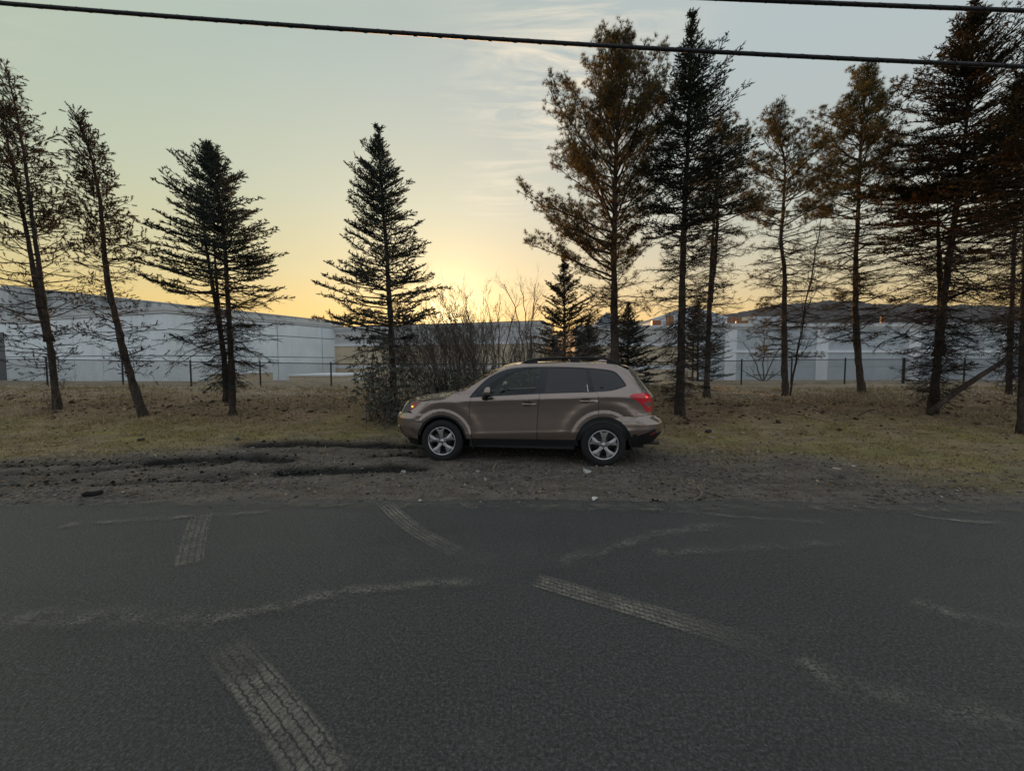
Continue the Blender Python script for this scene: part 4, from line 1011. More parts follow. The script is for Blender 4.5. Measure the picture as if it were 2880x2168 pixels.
# five flaring spokes, each notched at its outer end
a = Acc()
for k in range(5):
    t = 2 * math.pi * k / 5 + RAD(97); er, et = np.array([math.cos(t), 0, math.sin(t)]), np.array([-math.sin(t), 0, math.cos(t)])
    o2 = [(.045, -.030), (.10, -.026), (.165, -.052), (.213, -.074), (.222, -.050), (.200, -.030), (.196, .0), (.200, .030), (.222, .050), (.213, .074), (.165, .052), (.10, .026), (.045, .030)]
    y0 = lambda r_: -.088 - .016 * (r_ / .22) + .0 
    top = [er * r_ + et * s_ + np.array([0, y0(r_) - (.008 if abs(s_) < .04 else 0), 0]) for r_, s_ in o2]
    bot = [q + np.array([0, .045, 0]) - er * 0 for q in top]
    cen = er * .125 + np.array([0, y0(.125) - .012, 0]); n_ = len(o2)
    V = top + bot + [cen]; T = [(i, i + 1, 2 * n_) for i in range(n_ - 1)] + [(n_ - 1, 0, 2 * n_)]
    Q = [(i, n_ + i, n_ + (i + 1) % n_, (i + 1) % n_) for i in range(n_)]
    a.add(V, Q, T)
V, Q = lathe([(0, -.097), (.028, -.097), (.034, -.092), (.052, -.088), (.060, -.075), (.060, -.04)], 30); a.add(V, Q[:, ::-1])
me_s = a.build('spoke_star', ALLOY)
me_c = mk('centre_cap', *lathe([(0, -.104), (.022, -.103), (.027, -.098), (.027, -.09)], 24), ALLOY, None, smooth=True)
a = Acc()
V, Q = lathe([(.0, .03), (.145, .03), (.148, .0), (.06, -.01), (0, -.012)], 32); me_d = mk('brake_disc', V, Q, STEEL, None, smooth=True)
V, Q = lathe([(0, .062), (.205, .06)], 32); me_b = mk('wheel_back', V, Q, BLACKP, None)
a = Acc(); a.box((.075, -.035, -.06), (.150, .035, .06)); me_cal = a.build('caliper', STEEL)
V, Q = lathe([(0, -.012), (.008, -.012), (.010, 0), (.010, .02)], 8); me_n = mk('lug_nut', V, Q, DARKM)
protos = [me_t, me_k, me_r, me_s, me_c, me_d, me_b, me_cal, me_n]
first = True
for i, (xc, sg, spin) in enumerate(((-1.3125, -1, 0), (1.3125, -1, 9), (-1.3125, 1, 30), (1.3125, 1, 50))):
    w = wheel(xc, sg, spin); rx_ = (0, RAD(spin), 0)
    obj_of('tyre', me_t.data, w, rot=rx_); obj_of('tread_block', me_k.data, w, rot=rx_); obj_of('rim', me_r.data, w, rot=rx_); obj_of('spoke_star', me_s.data, w, rot=rx_)
    obj_of('centre_cap', me_c.data, w, rot=rx_); obj_of('brake_disc', me_d.data, w); obj_of('wheel_back', me_b.data, w); obj_of('caliper', me_cal.data, w, rot=(0, RAD(200), 0))
    for k in range(5):
        t = RAD(97 + 36 + 72 * k - spin)
        obj_of('lug_nut', me_n.data, w, (.046 * math.cos(t), -.086, .046 * math.sin(t)))
for o in protos: bpy.data.objects.remove(o)
# wheel wells, floor pan, mud flaps
for xc in (-1.3125, 1.3125):
    V, Q = lathe([(0, .30), (.428, .30), (.428, -.05)], 40)
    for sg in (-1, 1):
        vv2 = V * np.array([1, 1, 1]); vv2 = vv2[:, [0, 1, 2]].copy(); vv2[:, 1] = sg * (.82 - vv2[:, 1] - .02); vv2[:, 0] += xc; vv2[:, 2] = np.maximum(vv2[:, 2] + .36, .26)
        mk('wheel_well', vv2, Q, BLACKP, car, smooth=True)
Acc().box((-2.0, -.50, .24), (2.0, .50, .40)).box((-.86, -.83, .255), (.86, .83, .40)).build('floor_pan', BLACKP, car)
for xc, z0, lean in ((-.845, .20, .05), (1.775, .20, .06)):
    for sg in (-1, 1):
        V = [(xc, sg * .70, .44), (xc, sg * .885, .44), (xc + lean, sg * .885, z0 + .03), (xc + lean, sg * .72, z0 + .03)]; V += [(q[0] + .012, q[1], q[2]) for q in V]
        if xc > 0: V = [(x_ - .07, y_, z_) for x_, y_, z_ in V]
        Acc().add(V, [(0, 1, 2, 3), (7, 6, 5, 4), (0, 4, 5, 1), (1, 5, 6, 2), (2, 6, 7, 3), (3, 7, 4, 0)]).build('mud_flap', BLACKP, car)
Acc().tube([(1.95, -.35, .30), (2.28, -.36, .30)], .03, 10).build('exhaust', STEEL, car)
# ---- cabin
Acc().box((-.80, -.80, .40), (1.75, .80, .46)).build('cabin_floor', CABIN, car)
for sg in (-1, 1):
    side_panel('door_card', [(-.80, 1.055), (.25, 1.125), (1.15, 1.16), (1.70, 1.20), (1.70, .45), (-.80, .45)], CABIN, car, off=-.055, sides=(sg,), step=.15, lip=False)
a = Acc(); a.add([(-1.05, -.70, 1.05), (-.62, -.74, 1.12), (-.52, -.74, 1.05), (-.55, -.74, .70), (-1.05, -.70, .70), (-1.05, .70, 1.05), (-.62, .74, 1.12), (-.52, .74, 1.05), (-.55, .74, .70), (-1.05, .70, .70)],
      [(0, 1, 6, 5), (1, 2, 7, 6), (2, 3, 8, 7), (3, 4, 9, 8)]).build('dashboard', CABIN, car)
def rbox(a, c, s, rx_=0.0, bev=.05):
    x0, y0, z0 = [v / 2 for v in s]; V = []
    for sz in (-1, 1):
        k = 1 if sz < 0 else .86
        for sx, sy in ((-1, -1), (1, -1), (1, 1), (-1, 1)): V.append((sx * x0 * k, sy * y0 * (1 if sz < 0 else .85), sz * z0))
    V = np.array(V); ca, sa = math.cos(rx_), math.sin(rx_); V = np.column_stack([V[:, 0] * ca + V[:, 2] * sa, V[:, 1], -V[:, 0] * sa + V[:, 2] * ca]) + np.array(c)
    a.add(V, [(0, 3, 2, 1), (4, 5, 6, 7), (0, 1, 5, 4), (1, 2, 6, 5), (2, 3, 7, 6), (3, 0, 4, 7)])
for sg in (-1, 1):
    a = Acc(); rbox(a, (.05, sg * .36, .66), (.52, .50, .16)); rbox(a, (.33, sg * .36, .95), (.15, .48, .62), .28); s_ = a.build('seat', CLOTH, car)
    a = Acc(); rbox(a, (.45, sg * .36, 1.33), (.09, .26, .18), .2); a.build('headrest', CLOTH, s_)
a = Acc(); rbox(a, (.95, 0, .68), (.50, 1.30, .16)); rbox(a, (1.24, 0, .95), (.15, 1.30, .60), .3); a.build('rear_bench', CLOTH, car)
th = np.linspace(0, 2 * np.pi, 25); sw = np.column_stack([-.36 + .075 * np.sin(th) * 1, -.36 + .185 * np.cos(th), 1.03 + .17 * np.sin(th)])
a = Acc(); a.tube(sw, .017, 8, cap=False); a.tube([(-.40, -.54, 1.03), (-.38, -.36, 1.03), (-.40, -.18, 1.03)], .02, 6); a.tube([(-.62, -.36, .95), (-.38, -.36, 1.02)], .035, 8)
a.build('steering_wheel', CABIN, car, smooth=True)


# ================================================================== TREES AND SHRUBS
def barkmat(name, c0_, c1_, sc=1.0):
    m, b = M(name); p = b.pos()
    n_ = b.noise(16 * sc, 6, .7, b.map(p, (1, 1, .35))); pl = b.voro(26 * sc, b.map(p, (1, 1, .4)))
    c = b.ramp(n_, (.3, c0_), (.7, c1_)); c = b.mix(b.ramp(b.noise(3, 4, .6, p), (.5, 0.0), (.75, .5)), c, tuple(v * 1.5 for v in c1_))
    b.out(b.bsdf(c, .95, b.bump(b.math('ADD', n_, pl), .9, .03), Specular_IOR_Level=.15)); return m
def leafmat(name, c0_, c1_, c2_, trans=.3, tcol=None, brown=0.0, bcol=(.16, .075, .025)):
    m, b = M(name); p = b.pos()
    c = b.ramp(b.noise(2.2, 5, .65, p), (.32, c0_), (.5, c1_), (.72, c2_))
    if brown: c = b.mix(b.math('MULTIPLY', b.ramp(b.noise(1.3, 4, .6, p), (.45, 0.0), (.62, 1.0)), brown), c, bcol)
    d = b.bsdf(c, .7, Specular_IOR_Level=.2)
    t = b.n('ShaderNodeBsdfTranslucent'); b.put(t.inputs[0], b.mix(1.0, c, tcol or (2.0, 1.45, .7), 'MULTIPLY'))
    b.out(b.mixsh(trans, d, t.outputs[0])); return m
BARK = barkmat('spruce_bark', (.035, .029, .025), (.105, .084, .070)); BARKP = barkmat('pine_bark', (.044, .036, .030), (.135, .105, .083)); TWIG = barkmat('grey_twig', (.11, .092, .078), (.27, .23, .195), 2)
SPRUCE = leafmat('spruce_needles', (.020, .027, .021), (.036, .048, .036), (.060, .076, .055))
SPRUCEB = leafmat('blue_spruce_needles', (.028, .040, .038), (.052, .072, .066), (.088, .115, .10))
SPRUCEO = leafmat('warm_lit_spruce_needles', (.022, .024, .014), (.042, .042, .024), (.075, .065, .036), trans=.45, tcol=(2.2, 1.4, .6), brown=.45, bcol=(.12, .070, .034))  # brown highlights of the low sun put into the needle colour
PINE = leafmat('pine_needles', (.044, .045, .022), (.086, .080, .038), (.150, .125, .060), .40, brown=.25, bcol=(.13, .082, .04))
PINEG = leafmat('green_pine_needles', (.036, .040, .015), (.076, .075, .027), (.155, .138, .058), .40, brown=.22, bcol=(.13, .088, .042))  # both pine tones carry golden sunlight in their needle colour
CEDAR = leafmat('cedar_sprays', (.022, .024, .018), (.040, .040, .028), (.066, .060, .042), brown=.25, bcol=(.10, .06, .035))

def rot_about(v, ax, ang):
    c, s = np.cos(ang)[:, None], np.sin(ang)[:, None]
    return v * c + np.cross(ax, v) * s + ax * (ax * v).sum(1)[:, None] * (1 - c)
def unit(v): return v / (np.linalg.norm(v, axis=-1, keepdims=True) + 1e-12)
def needles(rg, base, d, L, k, nl, wdt, spread, tuft=False):
    """each shoot carries k thin needle triangles; base,d: (n,3), L: (n,)"""
    n = len(base)
    if n == 0: return np.zeros((0, 3)), np.zeros((0, 3), int)
    d = unit(d); ref = unit(rg.normal(size=(n, 3))); a = unit(np.cross(d, ref)); b_ = np.cross(d, a)
    t = rg.uniform(.75, 1.0, (n, k)) if tuft else (np.arange(k)[None] + rg.uniform(0, 1, (n, k))) / k
    th = rg.uniform(0, 2 * np.pi, (n, k)); sp = np.radians(rg.uniform(spread[0], spread[1], (n, k)))
    rad = np.cos(th)[..., None] * a[:, None] + np.sin(th)[..., None] * b_[:, None]
    nd = d[:, None] * np.cos(sp)[..., None] + rad * np.sin(sp)[..., None]
    o = base[:, None] + d[:, None] * (t * L[:, None])[..., None]
    ln = (nl * rg.uniform(.7, 1.15, (n, k)))[..., None]
    w = np.cross(nd, rg.normal(size=(n, k, 3))); w = unit(w) * wdt / 2
    V = np.stack([o - w, o + w, o + nd * ln], 2).reshape(-1, 3)
    return V, np.arange(len(V)).reshape(-1, 3)
def ribbons(p0, p1, w0, w1):
    """thin three-sided twigs from p0 to p1 (n,3)"""
    n = len(p0)
    if n == 0: return np.zeros((0, 3)), np.zeros((0, 4), int)
    d = unit(p1 - p0); a = unit(np.cross(d, np.array([.31, .74, .6]))); b_ = np.cross(d, a)
    ang = np.array([0, 2.094, 4.189]); off = np.cos(ang)[None, :, None] * a[:, None] + np.sin(ang)[None, :, None] * b_[:, None]
    V = np.concatenate([p0[:, None] + off * np.reshape(w0, (-1, 1, 1)), p1[:, None] + off * np.reshape(w1, (-1, 1, 1))], 1).reshape(-1, 3)
    i = np.arange(n)[:, None] * 6
    Q = np.concatenate([np.stack([i[:, 0] + j, i[:, 0] + (j + 1) % 3, i[:, 0] + 3 + (j + 1) % 3, i[:, 0] + 3 + j], -1) for j in range(3)])
    return V, Q

class Tree:
    def __init__(s, name, label, cat, trunk, Y, r0, seed, group, base=None):
        s.rg = np.random.default_rng(seed); s.wood = Acc(); s.leaf = Acc(); s.name = name
        s.Y = Y; s.tr = np.array([P(a, c, Y) for a, c in trunk])
        b0 = s.tr[0]; b0[2] = gz(b0[0], Y) - .06
        s.root = thing(name, label, cat, tuple(b0 + np.array([0, 0, .06])), 0, group); s.off = np.array(s.root.location)
        z = s.tr[:, 2]; s.zt = z[-1]; s.z0 = z[0]; s.r0 = r0 = r0 * .82 / math.sqrt(1 + ((trunk[0][0] - 1440) / FPX) ** 2)
        s.add_trunk(s.tr, r0)
    def add_trunk(s, pts, r0, r1=.008, sides=9):
        q = [pts[0]]
        for a, c in zip(pts[:-1], pts[1:]):
            k = max(2, int(np.linalg.norm(c - a) / .18))
            for i in range(1, k + 1): q.append(a + (c - a) * i / k)
        q = np.array(q)
        ker = np.array([1, 2, 3, 2, 1]) / 9; qs = q.copy()
        for i in range(3): qs[2:-2, i] = np.convolve(q[:, i], ker, 'valid')
        s.path = qs; h = np.linspace(0, 1, len(qs)); rr = r0 * (1 - h) ** .85 + r1
        rr = rr * (1 + .40 * np.exp(-h * 45)) * (1 + .07 * s.rg.normal(size=len(rr)))
        qs2 = qs + s.rg.normal(size=qs.shape) * r0 * .06
        V, Q, T = tube(qs2, rr, sides)
        V = V + s.rg.normal(size=V.shape) * np.concatenate([np.repeat(rr, sides), [0, 0]])[:, None] * .06
        s.wood.add(V, Q, T)
    def at(s, z, path=None):
        p_ = s.path if path is None else path; o = np.argsort(p_[:, 2])
        return np.array([np.interp(z, p_[o, 2], p_[o, 0]), np.interp(z, p_[o, 2], p_[o, 1]), z])
    def env(s, E):
        """picture outline [(py, left px, right px)] -> metres beside the trunk by height"""
        zz, l, r = [], [], []
        for py, a, c in E:
            q = P(a, py, s.Y); w = P(c, py, s.Y); t = s.at(q[2]); zz.append(q[2]); l.append(max(.03, t[0] - q[0])); r.append(max(.03, w[0] - t[0]))
        o = np.argsort(zz); s.ez, s.el, s.er = np.array(zz)[o], np.array(l)[o], np.array(r)[o]
    def ext(s, z, az):
        l, r = np.interp(z, s.ez, s.el), np.interp(z, s.ez, s.er); c = math.cos(az); e = r if c > 0 else l; m_ = .5 * (l + r)
        return math.hypot(e * c, min(m_, 2.2) * math.sin(az))
    def branch(s, org, az, L, el0, el1, r, nseg=7, wob=.08):
        """a limb that leaves at angle el0 and ends at el1 (degrees)"""
        rg = s.rg; p_ = org.copy(); pts = [p_.copy()]; a = az
        for i in range(nseg):
            e = math.radians(el0 + (el1 - el0) * (i / (nseg - 1)) ** 1.3) + rg.normal() * wob; a += rg.normal() * wob
            p_ = p_ + np.array([math.cos(a) * math.cos(e), math.sin(a) * math.cos(e), math.sin(e)]) * L / nseg; pts.append(p_.copy())
        pts = np.array(pts); V, Q, T = tube(pts, np.linspace(r, max(.0025, r * .18), nseg + 1), 4, False); s.wood.add(V, Q)
        return pts
    def along(s, pts, f):
        d = np.concatenate([[0], np.cumsum(np.linalg.norm(np.diff(pts, axis=0), axis=1))]); d /= d[-1]
        p_ = np.stack([np.interp(f, d, pts[:, i]) for i in range(3)], -1); e = np.minimum(f + .05, 1); e0 = e - .05
        q = np.stack([np.interp(e, d, pts[:, i]) - np.interp(e0, d, pts[:, i]) for i in range(3)], -1)
        return p_, unit(q)
    # ---- kinds of foliage on a limb
    def spruce_spray(s, pts, L, f0, tl, gap, dens, k=8, nl=.040, wdt=.012, droop=.0, up=.15):
        rg = s.rg; n = max(2, int(L * (1 - f0) / gap)); f = np.clip(f0 + (1 - f0) * (np.arange(n) + rg.uniform(-.3, .3, n)) / n, 0, 1)
        keep = rg.uniform(size=n) < dens; f = f[keep]; n = len(f)
        if n == 0: return
        o, d = s.along(pts, f); sd = np.where(np.arange(n) % 2 == 0, 1., -1.)
        upv = np.array([0, 0, 1.]); lat = unit(np.cross(d, upv)) * sd[:, None]
        ang = np.radians(rg.uniform(38, 62, n)); td = d * np.cos(ang)[:, None] + lat * np.sin(ang)[:, None] + upv * (up + rg.normal(0, .13, n) - droop)[:, None]
        td = unit(td); tlen = tl * np.clip(1.15 - .75 * (f - f0) / (1 - f0 + 1e-6), .3, 1.2) * rg.uniform(.6, 1.15, n) * min(1, .35 + L)
        e = o + td * tlen[:, None]; V, Q = ribbons(o, e, .0035, .0015); s.wood.add(V, Q)
        B, D, LL = [o], [td], [tlen]
        for j in range(4):                                            # side shoots on the twig
            ff = rg.uniform(.25, .95, n); sg = 1 if j % 2 else -1
            ax = unit(np.cross(td, upv) + 1e-6); dd = unit(td * .75 + unit(np.cross(td, np.cross(td, upv) + 1e-6)) * 0 + sg * np.cross(ax, td) * .25 + sg * unit(np.cross(upv, td)) * .55 + upv * rg.normal(.05, .12, n)[:, None])
            B.append(o + td * (tlen * ff)[:, None]); D.append(dd); LL.append(tlen * rg.uniform(.3, .6, n))
        B, D, LL = np.concatenate(B), np.concatenate(D), np.concatenate(LL)
        kk = k
        V, Q = ribbons(B + D * (LL * .12)[:, None], B + D * LL[:, None], .0095, .005); s.leaf.add(V, Q)
        V, T = needles(rg, B, D, LL, kk, nl, wdt, (25, 65)); s.leaf.add(V, None, T)
        # the limb's own tip
        V, T = needles(rg, o, d, np.full(n, gap * 1.3), 6, nl, wdt, (25, 70)); s.leaf.add(V, None, T)
    def pine_tufts(s, pts, L, f0, tl, gap, dens, k=18, nl=.11, wdt=.0065):
        rg = s.rg; n = max(3, int(L * (1 - f0) / gap)); f = np.clip(f0 + (1 - f0) * (np.arange(n) + rg.uniform(0, .9, n)) / n, 0, 1)
        f = f[rg.uniform(size=n) < dens]; n = len(f)
        if n == 0: return
        o, d = s.along(pts, f); rd = unit(np.cross(d, rg.normal(size=(n, 3))))
        td = unit(d * .55 + rd * .7 + np.array([0, 0, .55])); tlen = tl * rg.uniform(.5, 1.2, n) * np.clip(1.2 - .6 * f, .4, 1)
        e = o + td * tlen[:, None]; V, Q = ribbons(o, e, .005, .0025); s.wood.add(V, Q)
        B, D = [e], [td]
        for j in range(2):
            ff = rg.uniform(.35, .8, n); q = o + td * (tlen * ff)[:, None]; dd = unit(td * .6 + unit(np.cross(td, rg.normal(size=(n, 3)))) * .8 + np.array([0, 0, .3])); l2 = tlen * rg.uniform(.3, .6, n)
            e2 = q + dd * l2[:, None]; V, Q = ribbons(q, e2, .0035, .002); s.wood.add(V, Q); B.append(e2); D.append(dd)
        B, D = np.concatenate(B), np.concatenate(D); B = np.concatenate([B, pts[-1:]]); D = np.concatenate([D, unit(pts[-1:] - pts[-2:-1])])
        V, T = needles(rg, B - D * .05, D, np.full(len(B), .06), k, nl, wdt, (12, 62), True); s.leaf.add(V, None, T)
    def clumps(s, pts, L, f0, gap, dens, size=.11, k=34):
        rg = s.rg; n = max(2, int(L * (1 - f0) / gap)); f = f0 + (1 - f0) * rg.uniform(0, 1, n); f = f[rg.uniform(size=n) < dens]; n = len(f)
        if n == 0: return
        o, d = s.along(pts, f); rd = unit(np.cross(d, rg.normal(size=(n, 3)))); td = unit(d * .5 + rd * .7 + np.array([0, 0, .25])); ln = rg.uniform(.05, .26, n)
        e = o + td * ln[:, None]; V, Q = ribbons(o, e, .004, .002); s.wood.add(V, Q)
        V, T = needles(rg, e - td * size * .5, td, np.full(n, size * 1.1), k, size * .42, .016, (15, 85)); s.leaf.add(V, None, T)
    def dead_twigs(s, pts, L, gap=.07, tl=.28, f0=.12, droop=.25):
        rg = s.rg; n = max(2, int(L / gap)); f = rg.uniform(f0, 1, n); o, d = s.along(pts, f); sd = np.where(rg.uniform(size=n) < .5, 1., -1.)
        lat = unit(np.cross(d, np.array([0, 0, 1.]))) * sd[:, None]; ang = np.radians(rg.uniform(25, 65, n))
        td = unit(d * np.cos(ang)[:, None] + lat * np.sin(ang)[:, None] + np.array([0, 0, 1.]) * rg.normal(-droop * .4, .3, n)[:, None]); ln = tl * rg.uniform(.35, 1.2, n) * (1.1 - .6 * f)
        e = o + td * ln[:, None]; V, Q = ribbons(o, e, .0042, .0022); s.wood.add(V, Q)
        for _ in range(2):
            ff = rg.uniform(.3, .9, n); q = o + td * (ln * ff)[:, None]; dd = unit(td + rg.normal(size=(n, 3)) * .55); V, Q = ribbons(q, q + dd * (ln * rg.uniform(.25, .6, n))[:, None], .0028, .0018); s.wood.add(V, Q)
    def done(s, bark, leafm):
        s.wood.build('trunk', bark, s.root, smooth=True, off=s.off)
        if s.leaf.n: s.leaf.build('crown', leafm, s.root, off=s.off)
        return s.root
def golden(i): return (i * 2.39996) % (2 * math.pi)

def spruce(name, label, trunk, Y, r0, seed, E, leafm=SPRUCE, live_py=900, low_py=1080, whorl=.20, per=6, tl=.26, gap=.06, dens=.92, tops=(), extra=(), group='conifers planted along the verge', bark=BARK, dead=True, deadn=3, k=11, f0r=(.10, .45)):
    k = min(k, 8)
    t = Tree(name, label, 'tree', trunk, Y, r0, seed, group); t.env(E); rg = t.rg
    paths = [t.path]
    main = t.path
    for pts, r in extra: t.add_trunk(np.array([P(a, c, Y + dy) for a, c, dy in pts]), r); paths.append(t.path)
    t.path = main
    zl = P(1440, live_py, Y)[2]; zlow = P(1440, low_py, Y)[2]
    z = t.zt - .05; i = 0
    while z > zlow:
        h = (t.zt - z) / (t.zt - zl + 1e-6); live = z > zl
        n = per if live else (per + deadn if dead else 0)
        for q in range(n):
            az = golden(i) + rg.normal() * .25; i += 1; zz = z + rg.uniform(-.9, .9) * whorl
            ex = t.ext(zz, az)
            if live:
                L = ex * rg.uniform(.55 + .2 * min(1, h), 1.10) / .93
                if L < .06: continue
                el0 = np.interp(h, [0, .25, .6, 1.0], [62, 38, 14, -2]) + rg.normal() * 7; el1 = np.interp(h, [0, .3, 1.0], [66, 34, 12]) + rg.normal() * 8
                L = min(L, max(.08, (t.zt - .10 - zz) / max(.25, math.sin(math.radians(max(el0, el1))))) if max(el0, el1) > 12 else L)
                src = paths[rg.integers(len(paths))] if len(paths) > 1 and rg.uniform() < .35 else main
                org = t.at(min(zz, src[:, 2].max() - .05), src)
                pts = t.branch(org, az, L, el0, el1, .006 + .010 * L)
                f0 = np.interp(h, [0, .4, 1], [.03, f0r[0], f0r[1]]) * rg.uniform(.6, 1.3)
                t.spruce_spray(pts, L, min(f0, .7), tl, gap, dens * (1 if rg.uniform() > .06 else .45), k=k)
                if f0 > .12: t.dead_twigs(pts, L * f0, .06, .22)
            else:
                L = ex * rg.uniform(.15, 1.0); el = np.interp(zz, [zlow, zl], [-16, 0]) + rg.normal() * 17
                if L < .1: continue
                pts = t.branch(t.at(zz, main), az, L, el, el - rg.uniform(-26, 30), .005 + .007 * L, wob=.20); t.dead_twigs(pts, L, .05, .34)
                if rg.uniform() < .25: L *= .5
                if rg.uniform() < .14: t.spruce_spray(pts, L, .55, tl * .9, gap, .7, k=k)
        z -= whorl * (.6 if h < .12 else 1) * (1 if live else 1.05)
    n = 14; zz = t.zt - np.linspace(0, .35, n); o = np.array([t.at(q) for q in zz])      # the leader
    V, T = needles(rg, o, np.tile([0, 0, 1.], (n, 1)), np.full(n, .03), 10, .028, .008, (20, 60)); t.leaf.add(V, None, T)
    for px, py in tops:
        top = P(px, py, Y); b0 = t.at(top[2] - .75); pts = np.array([b0 + (top - b0) * q + np.array([0, 0, -.06 * math.sin(math.pi * q)]) for q in np.linspace(0, 1, 6)])
        V, Q, T = tube(pts, np.linspace(.014, .004, 6), 4, False); t.wood.add(V, Q); t.spruce_spray(pts, .8, .2, .2, .045, 1.0, k=k, up=.5)
    return t.done(bark, leafm)
def pine(name, label, trunk, Y, r0, seed, E, leafm=PINE, live_py=760, low_py=1000, whorl=.30, per=5, tl=.22, gap=.075, dens=.85, el=(58, 12), group='conifers planted along the verge', k=18, extra=(), nl=.11, bark=BARKP):
    t = Tree(name, label, 'tree', trunk, Y, r0, seed, group); t.env(E); rg = t.rg; main = t.path
    for pts, r in extra: t.add_trunk(np.array([P(a, c, Y + dy) for a, c, dy in pts]), r)
    t.path = main
    zl = P(1440, live_py, Y)[2]; zlow = P(1440, low_py, Y)[2]; z = t.zt - .08; i = 0
    while z > zlow:
        h = (t.zt - z) / (t.zt - zl + 1e-6); live = z > zl
        for q in range(per if live else per + 3):
            az = golden(i) + rg.normal() * .3; i += 1; zz = z + rg.uniform(-.3, .3) * whorl; ex = t.ext(zz, az)
            e0 = np.interp(h, [0, .5, 1.1], [el[0], .6 * el[0] + .2 * el[1], el[1]]) + rg.normal() * 8
            if live:
                ce, se = max(.35, math.cos(math.radians(e0 + 8))), math.sin(math.radians(e0 + 8))
                for _ in range(3): ex = t.ext(min(zz + ex / ce * se, t.ez[-1]), az)
            L = ex * (rg.uniform(.5, 1.08) / ce if live else rg.uniform(.3, 1.3))
            if live and se > .05: L = min(L, (t.zt - .16 - zz) / se)
            if L < .08: continue
            if live:
                pts = t.branch(t.at(zz), az, L, e0, e0 + rg.uniform(0, 26), .007 + .010 * L)
                t.pine_tufts(pts, L, np.interp(h, [0, 1], [.08, .38]), tl, gap, dens, k=k, nl=nl)
                if L > .5:                                               # secondary limbs
                    for j in range(int(L * 3.2)):
                        f = rg.uniform(.25, .9); o, d = t.along(pts, np.array([f])); a2 = math.atan2(d[0, 1], d[0, 0]) + rg.choice([-1, 1]) * rg.uniform(.5, 1.0); L2 = L * rg.uniform(.22, .42) * (1.2 - .6 * f)
                        p2 = t.branch(o[0], a2, L2, math.degrees(math.asin(np.clip(d[0, 2], -1, 1))) + rg.uniform(-5, 20), 35, .005, 4, .12); t.pine_tufts(p2, L2, .2, tl * .8, gap, dens, k=k, nl=nl)
            else:
                pts = t.branch(t.at(zz), az, L * .95, e0 - 4, e0 - rg.uniform(-24, 30), .006 + .008 * L, wob=.20); t.dead_twigs(pts, L, .05, .36, droop=.1)
                if rg.uniform() < .24: t.pine_tufts(pts, L, .45, tl, gap * 1.4, .7, k=k, nl=nl)
        z -= whorl
    return t.done(bark, leafm)
def cedar(name, label, trunk, Y, r0, seed, E, extra=(), low_py=1060, live_py=600, group='conifers planted along the verge'):
    t = Tree(name, label, 'tree', trunk, Y, r0, seed, group); t.env(E); rg = t.rg; paths = [t.path]
    for pts, r in extra: t.add_trunk(np.array([P(a, c, Y + dy) for a, c, dy in pts]), r); paths.append(t.path)
    zl = P(1440, live_py, Y)[2]; zlow = P(1440, low_py, Y)[2]; z = t.zt - .04; i = 0
    while z > zlow:
        h = (t.zt - z) / (t.zt - zl); live = z > zl
        for q in range(6 if live else 4):
            az = golden(i) + rg.normal() * .4; i += 1; zz = z + rg.uniform(-.1, .1); src = paths[0] if (len(paths) == 1 or rg.uniform() < .6) else paths[1]
            zz = min(zz, src[:, 2].max() - .02); ex = t.ext(zz, az); L = ex * rg.uniform(.45, 1.1)
            if L < .05: continue
            e0 = np.interp(h, [0, .3, 1, 2], [58, 34, 12, 0]) + rg.normal() * 12
            pts = t.branch(t.at(zz, src), az, L, e0, e0 + rg.uniform(-6, 28), .005 + .009 * L, wob=.17)
            if live:
                t.clumps(pts, L, np.interp(h, [0, 1], [.0, .3]), .050, .85 if rg.uniform() > .3 else .4)
                if rg.uniform() < .8: t.dead_twigs(pts, L, .10, .22, droop=0)
            else:
                t.dead_twigs(pts, L, .075, .26, droop=.05); t.clumps(pts, L, .45, .075, .75, .09, 24)
        z -= .13 if live else .17
    return t.done(BARK, CEDAR)

cedar('cedar_tree', 'scraggly forked cedar leaning at the far left edge', [(162, 1150), (150, 1050), (138, 950), (120, 830), (96, 650), (72, 470), (50, 330), (26, 225), (12, 180)], 11.4, .135, 11,
      [(185, 0, 20), (260, 5, 62), (330, -10, 88), (410, -30, 170), (480, -40, 150), (560, -60, 205), (640, -70, 215), (720, -70, 235), (800, -60, 240), (900, -40, 240), (1000, 10, 230), (1060, 60, 210)],
      extra=[([(139, 958, .02), (112, 860, .1), (84, 700, .15), (52, 540, .2), (22, 400, .2), (8, 330, .2)], .075)], live_py=660)
cedar('cedar_tree', 'crooked cedar with a bent trunk beside the forked cedar on the left', [(405, 1168), (385, 1115), (362, 1045), (342, 965), (320, 870), (302, 800), (293, 700), (281, 560), (262, 460), (242, 395), (222, 345), (212, 325)], 10.5, .145, 12,
      [(330, 205, 232), (400, 205, 275), (450, 205, 318), (520, 205, 335), (580, 200, 372), (640, 200, 372), (700, 190, 430), (760, 200, 410), (820, 200, 360), (880, 215, 400), (950, 230, 460), (1040, 280, 450)], live_py=760)
